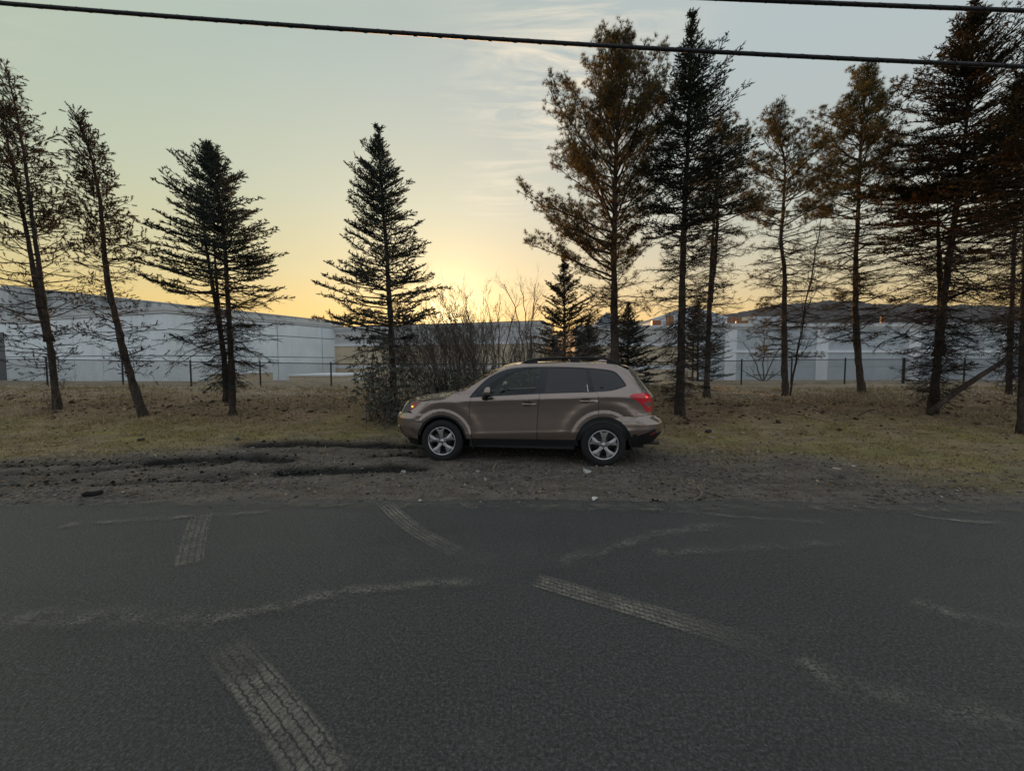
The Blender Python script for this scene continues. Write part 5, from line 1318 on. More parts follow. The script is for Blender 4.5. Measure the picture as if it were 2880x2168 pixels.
spruce('spruce_tree', 'bushy multi-stemmed spruce standing in front of the white panel building', [(655, 1166), (652, 1060), (647, 950), (640, 820), (630, 660), (612, 540), (596, 460), (585, 405)], 10.6, .115, 13,
       [(405, 560, 600), (440, 545, 615), (480, 520, 648), (540, 510, 690), (590, 465, 720), (640, 470, 735), (690, 455, 790), (740, 450, 772), (800, 390, 745), (850, 400, 830), (900, 420, 815), (950, 430, 850), (1000, 500, 790), (1060, 540, 700)],
       SPRUCEB, live_py=830, low_py=1080, per=8, whorl=.17, tl=.27, gap=.055, tops=[(566, 398), (640, 452), (612, 412)], extra=[([(638, 1128, .15), (630, 1000, .15), (612, 880, .2), (590, 760, .2), (572, 640, .2), (560, 500, .2)], .07), ([(640, 1100, .3), (622, 930, .3), (606, 760, .3), (600, 620, .3)], .05)], f0r=(.06, .42))
spruce('spruce_tree', 'solitary cone-shaped spruce left of the car against the sunset', [(1108, 1168), (1105, 1060), (1101, 950), (1095, 830), (1086, 700), (1076, 560), (1068, 450), (1063, 362)], 10.4, .105, 14,
       [(400, 1050, 1076), (440, 1028, 1090), (480, 988, 1110), (520, 975, 1140), (560, 955, 1168), (600, 958, 1160), (640, 928, 1168), (680, 962, 1205), (740, 968, 1200), (770, 972, 1228), (800, 935, 1225), (835, 925, 1265), (860, 882, 1190), (895, 915, 1245), (960, 890, 1130), (1000, 940, 1150)],
       SPRUCEB, live_py=960, low_py=1020, per=7, whorl=.235, tl=.34, gap=.052, dens=.95, f0r=(.12, .46))
pine('pine_tree', 'tall open-crowned pine rising directly behind the car', [(1728, 1110), (1728, 1000), (1728, 850), (1726, 700), (1731, 500), (1737, 350), (1746, 200), (1738, 90)], 12.4, .155, 15,
     [(85, 1645, 1790), (130, 1580, 1850), (200, 1570, 1890), (300, 1535, 1890), (400, 1490, 1880), (470, 1448, 1880), (560, 1450, 1880), (640, 1440, 1820), (700, 1500, 1810), (760, 1560, 1800), (860, 1600, 1850)], live_py=800, low_py=960, whorl=.27, per=6, el=(60, 12), dens=.9)
spruce('spruce_tree', 'tall dark spruce with a pointed tip right of the car tail', [(1912, 1182), (1914, 1060), (1916, 950), (1921, 700), (1930, 500), (1940, 250), (1948, 38)], 10.6, .135, 16,
       [(60, 1938, 1958), (100, 1928, 1972), (160, 1910, 1995), (210, 1885, 2010), (260, 1858, 2085), (330, 1842, 2050), (420, 1800, 2130), (500, 1812, 2150), (560, 1790, 2120), (620, 1790, 2100), (700, 1780, 2090), (800, 1770, 2070), (950, 1790, 2040), (1100, 1830, 1990)],
       SPRUCE, live_py=660, low_py=1120, per=8, whorl=.21, tl=.32, gap=.06, dens=.88, f0r=(.05, .32))
pine('forked_conifer', 'conifer with a forked trunk and brownish crown behind the tall dark spruce', [(1987, 1118), (1990, 1020), (1996, 860), (2003, 700), (2012, 560), (2028, 420), (2045, 320)], 13.4, .125, 17,
     [(320, 2020, 2075), (380, 1985, 2110), (450, 1960, 2140), (520, 1955, 2165), (600, 1955, 2160), (680, 1960, 2140), (780, 1940, 2120), (900, 1930, 2080), (1000, 1950, 2040)], live_py=640, low_py=1000, whorl=.26, per=6, el=(40, 4), extra=[([(1996, 850, .05), (2010, 740, .15), (2020, 600, .2), (2010, 440, .2)], .07)], dens=.9)
pine('pine_tree', 'slim pine with kinked trunk and sparse crown left of the leaning sapling', [(2208, 1116), (2206, 1000), (2206, 860), (2208, 750), (2194, 690), (2205, 560), (2208, 450), (2186, 365), (2165, 295)], 13.8, .135, 18,
     [(300, 2115, 2200), (350, 2110, 2280), (420, 2100, 2300), (500, 2085, 2325), (600, 2065, 2345), (700, 2090, 2330), (800, 2080, 2340), (900, 2060, 2330), (1000, 2120, 2280)], PINEG, live_py=660, low_py=1010, whorl=.30, per=6, el=(52, 4), dens=.85)
pine('pine_tree', 'straight pine with a rounded green-brown crown left of the big right-hand spruce', [(2424, 1110), (2412, 1000), (2406, 880), (2407, 740), (2413, 600), (2421, 400), (2441, 180)], 14.4, .17, 19,
     [(185, 2400, 2475), (235, 2318, 2530), (300, 2322, 2540), (400, 2285, 2520), (500, 2272, 2540), (600, 2270, 2560), (700, 2280, 2560), (800, 2290, 2550), (920, 2300, 2520)], PINEG, live_py=620, low_py=980, whorl=.28, per=7, el=(58, 6), dens=.95)
spruce('spruce_tree', 'big dense dark spruce with two tips at the right edge', [(2622, 1160), (2632, 1060), (2644, 950), (2655, 840), (2682, 640), (2712, 400), (2732, 200), (2741, 8)], 10.9, .165, 20,
       [(30, 2730, 2752), (80, 2690, 2775), (130, 2655, 2810), (190, 2600, 2880), (260, 2560, 2930), (350, 2510, 2960), (450, 2500, 2960), (560, 2505, 2960), (680, 2500, 2940), (780, 2490, 2900), (900, 2480, 2860), (1000, 2520, 2800), (1080, 2560, 2740)],
       SPRUCEO, live_py=700, low_py=1110, per=9, whorl=.20, tl=.32, gap=.06, dens=.92, tops=[(2686, 48)], deadn=6, extra=[([(2640, 1000, .1), (2648, 860, .25), (2640, 700, .35), (2636, 560, .4)], .10)], f0r=(.05, .35))
spruce('spruce_tree', 'dark spruce half cut off by the right edge in front of the big spruce', [(2872, 1228), (2874, 1100), (2878, 950), (2884, 700), (2890, 400), (2900, 150)], 8.7, .115, 21,
       [(160, 2890, 2910), (230, 2830, 2960), (320, 2790, 3000), (450, 2740, 3040), (600, 2720, 3060), (700, 2740, 3050), (850, 2760, 3000), (1000, 2790, 2960), (1100, 2830, 2930)],
       SPRUCEO, live_py=640, low_py=1130, deadn=4, per=8, whorl=.22, tl=.26, gap=.06, f0r=(.1, .4))
spruce('spruce_tree', 'spruce trunk in shade behind the right edge with dead lower branches', [(2838, 1100), (2842, 950), (2850, 750), (2858, 560), (2862, 360), (2866, 230)], 14.2, .15, 22,
       [(240, 2855, 2880), (320, 2810, 2920), (450, 2770, 2950), (600, 2740, 2970), (760, 2740, 2960), (900, 2750, 2940), (1040, 2790, 2900)], SPRUCEO, live_py=700, low_py=1060, deadn=5, per=7, whorl=.24, tl=.28, gap=.07)
# smaller spruces towards the fence
G2 = 'small spruces near the fence'
spruce('spruce_tree', 'small spruce behind the bare bushes left of the open-crowned pine', [(1588, 1085), (1588, 980), (1587, 850), (1586, 722)], 15.0, .07, 23,
       [(740, 1578, 1596), (780, 1560, 1618), (830, 1530, 1650), (880, 1510, 1690), (940, 1500, 1710), (1000, 1490, 1720), (1060, 1500, 1700)], SPRUCE, live_py=1070, low_py=1080, per=7, whorl=.2, tl=.26, gap=.06, group=G2, k=9)
spruce('spruce_tree', 'small dense spruce behind the car roof with the pyramid roof above it', [(1766, 1088), (1766, 1000), (1767, 920), (1768, 858)], 16.5, .06, 24,
       [(870, 1760, 1776), (910, 1735, 1800), (960, 1715, 1835), (1010, 1700, 1870), (1060, 1700, 1880)], SPRUCEB, live_py=1080, low_py=1085, per=8, whorl=.18, tl=.28, gap=.06, group=G2, k=9)
spruce('spruce_tree', 'small spruce beyond the fence behind the forked trunk', [(1962, 1085), (1962, 1000), (1963, 900), (1964, 842)], 22.5, .07, 25,
       [(860, 1958, 1970), (900, 1930, 1995), (950, 1915, 2020), (1000, 1905, 2040), (1060, 1895, 2060)], SPRUCEB, live_py=1080, low_py=1085, per=7, whorl=.24, tl=.34, gap=.08, group=G2, k=9)
spruce('spruce_tree', 'small bluish spruce low behind the bare bushes above the car bonnet', [(1655, 1090), (1655, 1000), (1655, 900)], 16.0, .05, 26,
       [(915, 1648, 1662), (960, 1620, 1690), (1010, 1600, 1710), (1060, 1590, 1720)], SPRUCEB, live_py=1080, low_py=1085, per=7, whorl=.18, tl=.26, gap=.06, group=G2, k=9)

# ---- bare shrubs and saplings
def bare(name, label, stems, Y, seed, bark=TWIG, depth=4, cat='shrub', group=None, spread=.5, zofs=0.0, r=.014):
    rg = np.random.default_rng(seed); a = Acc(); b0 = P(stems[0][0][0], stems[0][0][1], Y); b0[2] = gz(b0[0], Y)
    root = thing(name, label, cat, tuple(b0), 0, group)
    def grow(p_, d, L, r_, lev):
        n = 5; pts = [p_]; dd = d
        for i in range(n):
            dd = unit(dd + rg.normal(size=3) * .10 + np.array([0, 0, .06])); pts.append(pts[-1] + dd * L / n)
        pts = np.array(pts); V, Q, T = tube(pts, np.linspace(r_, r_ * .45, n + 1), 4 if lev < 2 else 3, False); a.add(V, Q)
        if lev <= 0: return
        for k in range(rg.integers(2, 5)):
            f = rg.uniform(.3, 1.0); i = min(n - 1, int(f * n)); q = pts[i] + (pts[i + 1] - pts[i]) * (f * n - i); nd = unit(dd + rg.normal(size=3) * spread + np.array([0, 0, .12]))
            grow(q, nd, L * rg.uniform(.4, .72), max(.0022, r_ * rg.uniform(.38, .55)), lev - 1)
    for pts_ in stems:
        dy = rg.uniform(-.5, .5); q = np.array([P(x_, y_, Y + dy) for x_, y_ in pts_])
        q[0, 2] = gz(q[0, 0], q[0, 1]) - .03
        for i in range(len(q) - 1):
            L = np.linalg.norm(q[i + 1] - q[i]); k = 5; seg = np.array([q[i] + (q[i + 1] - q[i]) * t + (rg.normal(size=3) * .02 * L if 0 < t < 1 else 0) for t in np.linspace(0, 1, k)])
            f0, f1 = i / (len(q) - 1), (i + 1) / (len(q) - 1); V, Q, T = tube(seg, np.linspace(r * (1 - .7 * f0), r * (1 - .7 * f1), k), 5, False); a.add(V, Q)
            for j in range(2 if i == 0 else 4):
                t = rg.uniform(.2, 1); o = q[i] + (q[i + 1] - q[i]) * t; d = unit(unit(q[i + 1] - q[i]) + rg.normal(size=3) * spread); grow(o, d, L * rg.uniform(.35, .75), r * (1 - .7 * f1) * .55, depth - 2)
    a.build('stem', bark, root, smooth=True, off=b0); return root
sr = np.random.default_rng(5)
def fan(x0, x1, yb, tops, n, lean):
    o = []
    for k in range(n):
        xb = sr.uniform(x0, x1); yt = sr.uniform(*tops); ln = lean + sr.normal() * 45
        o.append([(xb, yb), (xb + ln * .35, yb + (yt - yb) * .4), (xb + ln * .75, yb + (yt - yb) * .75), (xb + ln * 1.1, yt)])
    return o
GB = 'bare bushes behind the car'
bare('bare_shrub', 'dense bare bush leaning left just behind the solitary spruce', fan(1150, 1290, 1120, (900, 980), 46, -70), 11.2, 31, group=GB, spread=.45, r=.011)
bare('bare_shrub', 'dense bare bush behind the car bonnet with fine upright twigs', fan(1230, 1370, 1115, (880, 960), 54, -10), 11.8, 32, group=GB, spread=.45, r=.011)
bare('bare_shrub', 'tall bare bush reaching into the sunset glow above the bonnet', fan(1290, 1380, 1110, (812, 900), 34, -60), 12.6, 33, group=GB, spread=.4, r=.012)
bare('bare_sapling', 'bare sapling with several trunks left of the car roof', [[(1395, 1095), (1392, 1000), (1380, 900), (1365, 840)], [(1410, 1095), (1415, 990), (1440, 900), (1462, 840)], [(1418, 1095), (1440, 1000), (1470, 930), (1510, 870)], [(1400, 1095), (1402, 980), (1400, 890), (1408, 850)]], 13.2, 34, cat='sapling', r=.022)
bare('bare_sapling', 'bare sapling with upswept twigs above the car windscreen', [[(1487, 1090), (1485, 1000), (1478, 880), (1462, 795)], [(1490, 1090), (1495, 960), (1500, 860), (1505, 800)], [(1484, 1090), (1468, 960), (1448, 860), (1418, 800)]], 14.2, 35, cat='sapling', r=.028)
bare('bare_shrub', 'tangled bare bush behind the car roof below the small spruce', fan(1520, 1690, 1090, (935, 1000), 48, 10), 13.8, 36, group=GB, r=.010)
bare('bare_shrub', 'fine bare bush behind the car windscreen between the two saplings', fan(1390, 1530, 1100, (930, 1010), 34, 0), 12.4, 46, group=GB, r=.010)
bare('bare_tree', 'small bare tree beyond the fence in front of the blue-grey building', [[(2147, 1085), (2147, 1010), (2150, 950), (2146, 905)], [(2147, 1060), (2120, 1010), (2090, 960)], [(2147, 1050), (2180, 1000), (2210, 955)], [(2147, 1065), (2185, 1050), (2220, 1030)], [(2147, 1070), (2110, 1055), (2080, 1035)]], 24.5, 37, cat='tree', r=.045)
bare('leaning_sapling', 'thin sapling leaning right against the slim kinked pine', [[(2222, 1098), (2242, 990), (2262, 880), (2285, 770), (2300, 680), (2312, 590)]], 13.7, 38, cat='sapling', spread=.25, r=.032, bark=BARK)
bare('bare_shrub', 'short dry weeds at the foot of the forked cedar', fan(130, 150, 1150, (1060, 1110), 3, -25), 11.3, 39, group=GB, r=.008)
# broken limb propped against the big spruce
rg = np.random.default_rng(44); q = np.array([P(2612, 1172, 10.6), P(2680, 1108, 10.5), P(2760, 1055, 10.3), P(2840, 1002, 10.2), P(2930, 945, 10.1)]); q[0, 2] = gz(q[0, 0], q[0, 1]) + .02
lg = tag(Acc().tube(np.concatenate([[q[0]], (q[0] + q[1])[None] / 2 + .015, [q[1]], (q[1] + q[2])[None] / 2, [q[2]], (q[2] + q[3])[None] / 2 - .015, [q[3]], [q[4]]]), np.array([.075, .07, .068, .062, .058, .052, .05, .04]), 9).build('fallen_log', BARKP, smooth=True), 'broken limb leaning from the foot of the big right-hand spruce', 'log')

# ---- rhododendrons: drooping narrow leaves
m, b = M('rhododendron_leaf'); p = b.pos(); c = b.ramp(b.noise(5, 4, .6, p), (.3, (.045, .052, .034)), (.55, (.095, .10, .07)), (.8, (.19, .18, .135)))
b.out(b.bsdf(c, .42, Specular_IOR_Level=.5)); RHODO = m
def rhodo(label, px0, px1, py0, py1, Y, seed, nst, lean=0):
    rg = np.random.default_rng(seed); c_ = P((px0 + px1) / 2, py1, Y); c_[2] = gz(c_[0], Y); root = thing('rhododendron', label, 'shrub', tuple(c_), 0, 'rhododendrons in front of the car nose')
    w = Acc(); tips, dirs = [], []
    for k in range(nst):
        bx_ = P(rg.uniform(px0 + .25 * (px1 - px0), px1 - .25 * (px1 - px0)), py1, Y); bx_[1] += rg.uniform(-.35, .35); bx_[2] = gz(bx_[0], bx_[1]) - .02
        tp = P(rg.uniform(px0, px1), py0 + (py1 - py0) * rg.uniform(0, .8) ** 1.2, Y); tp[1] += rg.uniform(-.6, .6); tp[0] += lean * (tp[2] - bx_[2])
        mid = (bx_ + tp) / 2 + rg.normal(size=3) * .09 + np.array([0, 0, .05]); pts = np.array([bx_, (bx_ + mid) / 2 + rg.normal(size=3) * .03, mid, (mid + tp) / 2 + rg.normal(size=3) * .04, tp])
        V, Q, T = tube(pts, np.linspace(.012, .004, 5), 4, False); w.add(V, Q)
        for f in (.55, .75, .9, 1.0):
            o = pts[min(4, int(f * 4))] * 1.0; o = pts[2] + (pts[4] - pts[2]) * max(0, (f - .5) * 2)
            for j in range(2):
                e = o + rg.normal(size=3) * .13 + np.array([0, 0, .05]); V, Q = ribbons(o[None], e[None], .004, .003); w.add(V, Q); tips.append(e); dirs.append(unit(e - o))
    tips, dirs = np.array(tips), np.array(dirs); n = len(tips); k = 8
    o = np.repeat(tips, k, 0); th = rg.uniform(0, 2 * np.pi, n * k); dd = np.stack([np.cos(th), np.sin(th), rg.uniform(-1.6, -.2, n * k)], -1); dd = unit(dd); L = rg.uniform(.07, .13, n * k)[:, None]
    sdv = unit(np.cross(dd, rg.normal(size=(n * k, 3)))) * .016; mid = o + dd * L * .5 + np.array([0, 0, .008])
    V = np.stack([o, mid - sdv, o + dd * L, mid + sdv], 1).reshape(-1, 3); Q = np.arange(len(V)).reshape(-1, 4)
    w.build('stem', TWIG, root, smooth=True, off=c_); mk('foliage', V - c_, Q, RHODO, root)
rhodo('upright rhododendron growing round the foot of the solitary spruce', 985, 1165, 900, 1195, 9.9, 51, 36)
rhodo('leafy rhododendron low in front of the car nose', 1050, 1200, 1040, 1200, 9.5, 52, 18)
rhodo('wide rhododendron behind the car bonnet', 1170, 1400, 1035, 1150, 10.6, 53, 44)
rhodo('rhododendron behind the windscreen of the car', 1370, 1530, 1035, 1130, 11.2, 54, 44)


# ================================================================== SMALL THINGS AND GROUND COVER
rg = np.random.default_rng(77)
def cover_mat(name, stops, rough=.9, trans=0.0):
    m, b = M(name); c = b.ramp(b.attr('tone'), *stops); d = b.bsdf(c, rough, Specular_IOR_Level=.15)
    if trans:
        t = b.n('ShaderNodeBsdfTranslucent'); b.put(t.inputs[0], c); d = b.mixsh(trans, d, t.outputs[0])
    b.out(d); return m
def scatter(n, y0, y1, xk=1.35):
    """random ground spots inside the picture, evenly spread over the ground"""
    yy = np.sqrt(rg.uniform(y0 * y0, y1 * y1, n)); xx = rg.uniform(-1, 1, n) * yy * xk
    return xx, yy
def masks(x_, y_):
    fe = np.interp(x_, [-14, -9, -6.5, -4.5, -2.5, 0, 2.6, 4, 6, 8.5, 12], [5.9, 6.4, 7.6, 8.6, 8.9, 9.0, 8.6, 7.6, 6.6, 5.9, 5.4]); g_ = np.clip((fe - y_ + 2.6 * (fbm(x_ * .6, y_ * .9, 51) - .5)) / 1.7 + .25, 0, 1)
    l_ = np.clip((y_ - np.interp(x_, [-15, -6, -2, 2.5, 5, 9, 14], [9.9, 9.4, 9.0, 8.2, 9.3, 9.6, 8.8]) + 2.8 * (fbm(x_ * .7, y_ * .9, 61) - .5)) / 1.5 + .1, 0, 1)
    return g_, l_
def under_car(x_, y_):
    a = RAD(-7.026); dx, dy = x_ - .2503, y_ - 7.4395; u, v = dx * math.cos(a) + dy * math.sin(a), -dx * math.sin(a) + dy * math.cos(a)
    return (abs(u) < 2.2) & (abs(v) < .9)
def rutd(x_, y_):
    d = np.full(x_.shape, 9.)
    for pts, w, dep, wt_ in RUTS:
        if wt_ > .45: d = np.minimum(d, seg_dist(x_, y_, pts) / w)
    return d
# short grass and moss blades
x_, y_ = scatter(190000, 5.0, 17.8); g_, l_ = masks(x_, y_); clump = fbm(x_ * 2.2, y_ * 2.2, 101)
pr = (1 - g_) * (1 - .72 * l_) * np.clip(clump * 3 - 1.0, 0.05, 1) + .10 * g_ * (clump > .58)
k = (rg.uniform(size=len(x_)) < pr) & ~under_car(x_, y_) & (rutd(x_, y_) > 1.2) & (y_ > road_edge(x_) + .06); x_, y_, l_, clump = x_[k], y_[k], l_[k], clump[k]; n = len(x_)
z_ = ground_z(x_, y_) - .004; h_ = rg.uniform(.018, .055, n) * (.6 + .9 * clump) * (1 + .8 * (y_ > 12)); th = rg.uniform(0, 2 * np.pi, n); w_ = rg.uniform(.003, .007, n) * (1 + y_ / 14)
ln = rg.uniform(.3, 1.3, n) * h_; la = rg.uniform(0, 2 * np.pi, n)
o = np.stack([x_, y_, z_], -1); s_ = np.stack([np.cos(th), np.sin(th), 0 * th], -1) * w_[:, None]
V = np.stack([o - s_, o + s_, o + np.stack([np.cos(la) * ln, np.sin(la) * ln, h_], -1)], 1).reshape(-1, 3); tone = np.repeat(np.clip(rg.normal(.42, .2, n) + .3 * l_ + .35 * (y_ > 12.6), 0, 1), 3)
gs = mk('short_grass', V, np.arange(len(V)).reshape(-1, 3), cover_mat('grass_blades', [(0, (.12, .104, .036)), (.35, (.27, .215, .085)), (.6, (.40, .31, .15)), (1, (.58, .47, .31))], .9, .25), attrs={'tone': tone}); gs['kind'] = 'stuff'
gs['label'] = 'short mossy and dry grass on the verge'
x_, y_ = scatter(5200, 8.6, 17.6); g_, l_ = masks(x_, y_); k = (rg.uniform(size=len(x_)) < np.clip(fbm(x_ * .9, y_ * .9, 141) * 4 - 1.9, 0, 1) * (1 - g_)) & ~under_car(x_, y_); x_, y_ = x_[k], y_[k]
kk = 14; x_, y_ = np.repeat(x_, kk) + rg.normal(0, .03, len(x_) * kk), np.repeat(y_, kk) + rg.normal(0, .03, len(y_) * kk); n = len(x_); o = np.stack([x_, y_, ground_z(x_, y_) - .004], -1); th = rg.uniform(0, 6.28, n); h_ = rg.uniform(.06, .22, n); la = rg.uniform(0, 6.28, n); ln = h_ * rg.uniform(.15, .9, n)
s_ = np.stack([np.cos(th), np.sin(th), 0 * th], -1) * (.0035 * (1 + y_ / 14))[:, None]; V = np.stack([o - s_, o + s_, o + np.stack([np.cos(la) * ln, np.sin(la) * ln, h_], -1)], 1).reshape(-1, 3)
tf = mk('dry_tufts', V, np.arange(len(V)).reshape(-1, 3), cover_mat('dry_blades', [(0, (.16, .12, .06)), (.5, (.34, .27, .16)), (1, (.56, .47, .32))], .9, .25), attrs={'tone': np.repeat(np.clip(rg.normal(.5, .22, n), 0, 1), 3)}); tf['kind'] = 'stuff'; tf['label'] = 'taller dry grass tufts between the trees and the fence'
# fallen needles, leaves and bits of twig
x_, y_ = scatter(120000, 4.95, 17.5); g_, l_ = masks(x_, y_); cl = fbm(x_ * 1.6, y_ * 2.0, 111)
pr = np.clip(l_ * np.clip(cl * 3 - .9, .1, 1) + (1 - l_) * .22 + .14 * (y_ < 5.3), 0, 1)
k = (rg.uniform(size=len(x_)) < pr) & (y_ > road_edge(x_) - .05) & (rutd(x_, y_) > 1.0) & ~under_car(x_, y_); x_, y_ = x_[k], y_[k]; n = len(x_); z_ = ground_z(x_, y_) + .004
L = rg.uniform(.02, .09, n); w_ = np.where(rg.uniform(size=n) < .3, rg.uniform(.008, .02, n), rg.uniform(.002, .005, n)) * (1 + y_ / 20); th = rg.uniform(0, 2 * np.pi, n); el = rg.normal(.12, .22, n)
d = np.stack([np.cos(th) * np.cos(el), np.sin(th) * np.cos(el), np.sin(el)], -1); sd = np.stack([-np.sin(th), np.cos(th), rg.normal(0, .4, n)], -1) * w_[:, None]; o = np.stack([x_, y_, z_ + np.abs(el) * .01], -1)
V = np.stack([o, o + d * L[:, None] * .5 + sd, o + d * L[:, None], o + d * L[:, None] * .5 - sd], 1).reshape(-1, 3)
lt = mk('needle_litter', V, np.arange(len(V)).reshape(-1, 4), cover_mat('litter', [(0, (.045, .029, .018)), (.4, (.165, .105, .062)), (.75, (.31, .225, .14)), (1, (.58, .48, .35))]), attrs={'tone': np.repeat(np.clip(rg.normal(.45, .24, n), 0, 1), 4)}); lt['kind'] = 'stuff'
lt['label'] = 'fallen brown needles and leaves under the trees'
# pebbles and clods
oct_ = np.array([(1, 0, 0), (-1, 0, 0), (0, 1, 0), (0, -1, 0), (0, 0, 1), (0, 0, -1.)]); octf = np.array([(0, 2, 4), (2, 1, 4), (1, 3, 4), (3, 0, 4), (2, 0, 5), (1, 2, 5), (3, 1, 5), (0, 3, 5)])
def lumps(name, label, x_, y_, r_, mat, tone, flat=.6, sink=.25):
    n = len(x_); z_ = np.where(y_ < road_edge(x_), .0, ground_z(x_, y_)); R = rg.normal(1, .22, (n, 6, 3)); V = oct_[None] * r_[:, None, None] * R * np.array([1, 1, flat]); th = rg.uniform(0, 6.28, n); c_, s2 = np.cos(th)[:, None], np.sin(th)[:, None]
    V = np.stack([V[..., 0] * c_ - V[..., 1] * s2, V[..., 0] * s2 + V[..., 1] * c_, V[..., 2]], -1) + np.stack([x_, y_, z_ + r_ * flat * (1 - 2 * sink)], -1)[:, None]
    o = mk(name, V.reshape(-1, 3), (octf[None] + 6 * np.arange(n)[:, None, None]).reshape(-1, 3), mat, smooth=True, attrs={'tone': np.repeat(tone, 6)}); o['kind'] = 'stuff'; o['label'] = label
    return o
x_, y_ = scatter(80000, 4.4, 9.6); g_, l_ = masks(x_, y_); cl = fbm(x_ * 1.3, y_ * 2.2, 121); spill = np.clip((y_ - road_edge(x_) + .5) / .6, 0, 1) ** 2.2
k = (rg.uniform(size=len(x_)) < (g_ * (.6 * np.clip(cl * 3.2 - 1.15, .10, 1)) + .02) * spill) & (rutd(x_, y_) > .9); x_, y_ = x_[k], y_[k]; n = len(x_)
lumps('gravel', 'loose grey gravel between the road and the car', x_, y_, .004 + .022 * rg.uniform(size=n) ** 4 + .004 * rg.uniform(size=n), cover_mat('gravel_stone', [(0, (.055, .05, .046)), (.5, (.165, .152, .138)), (.8, (.30, .28, .26)), (1, (.58, .56, .53))], .85), np.clip(rg.normal(.40, .17, n), 0, 1))
xs, ys, rs = [], [], []
for pts, w, dep, wt_ in RUTS:
    if wt_ < .45: continue
    p_ = np.array(pts); L = np.linalg.norm(np.diff(p_, axis=0), axis=1).sum(); n = int(L * 60); f = rg.uniform(0, len(p_) - 1, n); i = f.astype(int); t = (f - i)[:, None]; c_ = p_[i] * (1 - t) + p_[i + 1] * t; off = rg.normal(0, 1.35 * w, n)
    d = p_[i + 1] - p_[i]; d /= np.linalg.norm(d, axis=1)[:, None]; xs.append(c_[:, 0] - d[:, 1] * off); ys.append(c_[:, 1] + d[:, 0] * off); rs.append(.005 + .026 * rg.uniform(size=n) ** 3)
xs, ys, rs = map(np.concatenate, (xs, ys, rs)); n = len(xs)
lumps('mud_clods', 'dark wet clods thrown up along the wheel ruts', xs, ys, rs, cover_mat('wet_mud', [(0, (.006, .005, .0045)), (.6, (.020, .017, .014)), (1, (.055, .046, .036))], .6), np.clip(rg.normal(.4, .25, n), 0, 1), .75)
x_, y_ = scatter(5000, 8.6, 13.8); g_, l_ = masks(x_, y_); k = rg.uniform(size=len(x_)) < l_ * np.clip(fbm(x_ * 1.2, y_ * 1.6, 131) * 4 - 1.7, 0, 1); x_, y_ = x_[k], y_[k]; n = len(x_)
lumps('earth_clods', 'dark crumbly earth and dead leaves under the trees', x_, y_, .015 + .06 * rg.uniform(size=n) ** 3, cover_mat('earth', [(0, (.03, .021, .014)), (.5, (.09, .062, .040)), (1, (.19, .13, .08))]), np.clip(rg.normal(.45, .25, n), 0, 1), .6)
# single stones, chunks and sticks that stand out
def on_ground(px, py):
    lo, hi = 4.0, 30.0
    for _ in range(50):
        mid = (lo + hi) / 2; q = P(px, py, mid)
        if q[2] > float(gbase(q[0], mid)): lo = mid
        else: hi = mid
    return q[0], mid
def stone(px, py, r_, col, label, sc=(1, .8, .55), name='stone', cat='stone'):
    a, c_ = on_ground(px, py); v = rg.normal(size=(60, 3)); v = unit(v); me = bpy.data.meshes.new(name)
    import bmesh as _bm
    bm = _bm.new(); [bm.verts.new(tuple(q * np.array(sc) * r_ * (1 + .18 * rg.normal()))) for q in v[:26]]; _bm.ops.convex_hull(bm, input=bm.verts); bm.to_mesh(me); bm.free()
    me.materials.append(simple(name + '_surface', col, .85, .3, 25, .4, 90)); o = bpy.data.objects.new(name, me); COL.objects.link(o); o.location = (a, c_, gz(a, c_) + r_ * sc[2] * .55); o.rotation_euler = (0, 0, rg.uniform(0, 3)); tag(o, label, cat); return o
stone(1650, 1329, .085, (.50, .49, .47), 'pale flat stone on the gravel in front of the rear door', (1, .7, .35))
stone(1672, 1404, .045, (.66, .64, .60), 'white stone at the road edge below the rear wheel')
stone(1135, 1334, .045, (.34, .33, .31), 'grey stone on the gravel in front of the front bumper')
stone(1345, 1327, .05, (.30, .28, .26), 'flat brown stone in front of the front wheel', (1, .7, .4))
stone(1365, 1349, .03, (.46, .44, .41), 'small upright pale stone in front of the front door', (.7, .6, .9))
stone(668, 1236, .06, (.10, .09, .08), 'dark stone beside the far wheel rut', (1, .8, .7))
stone(708, 1262, .05, (.28, .26, .23), 'pale stone between the two longest wheel ruts')
stone(262, 1393, .085, (.022, .019, .017), 'black clod of mud at the road edge on the left', (1, .8, .6), 'mud_clod', 'clod')
stone(398, 1241, .07, (.03, .026, .022), 'dark clod on the edge of the left grass', (1, .8, .5), 'mud_clod', 'clod')
stone(1990, 1217, .11, (.02, .022, .024), 'flat black lump on the litter right of the car', (1, .7, .35), 'mud_clod', 'clod')
stone(2188, 1188, .07, (.045, .03, .02), 'brown pine cone lump in the right grass', (.9, .8, .8), 'pine_cone', 'cone')
stone(2407, 1176, .08, (.03, .022, .016), 'dark clod near the foot of the big right-hand spruce', (1, .8, .5), 'mud_clod', 'clod')
stone(2404, 1426, .028, (.55, .45, .30), 'small yellow chip on the road edge at right', (1, .7, .4))
stone(2400, 1310, .03, (.62, .62, .62), 'white scrap lying in the right grass', (1, .6, .25), 'paper_scrap', 'scrap')
stone(2352, 1319, .06, (.62, .55, .42), 'pale wood chip in the right grass', (1, .25, .2), 'wood_chip', 'wood chip')
stone(2132, 1270, .05, (.60, .53, .40), 'pale wood chip behind the car', (.9, .3, .2), 'wood_chip', 'wood chip')
stone(2005, 1231, .12, (.34, .26, .18), 'split piece of wood behind the car', (1, .35, .2), 'wood_chip', 'wood chip')
stone(2760, 1431, .045, (.60, .60, .58), 'white scrap on the asphalt near the right edge', (1, .7, .2), 'paper_scrap', 'scrap')
stone(1542, 2020, .010, (.75, .74, .70), 'tiny white pebble on the asphalt in the foreground', (1, .9, .7))
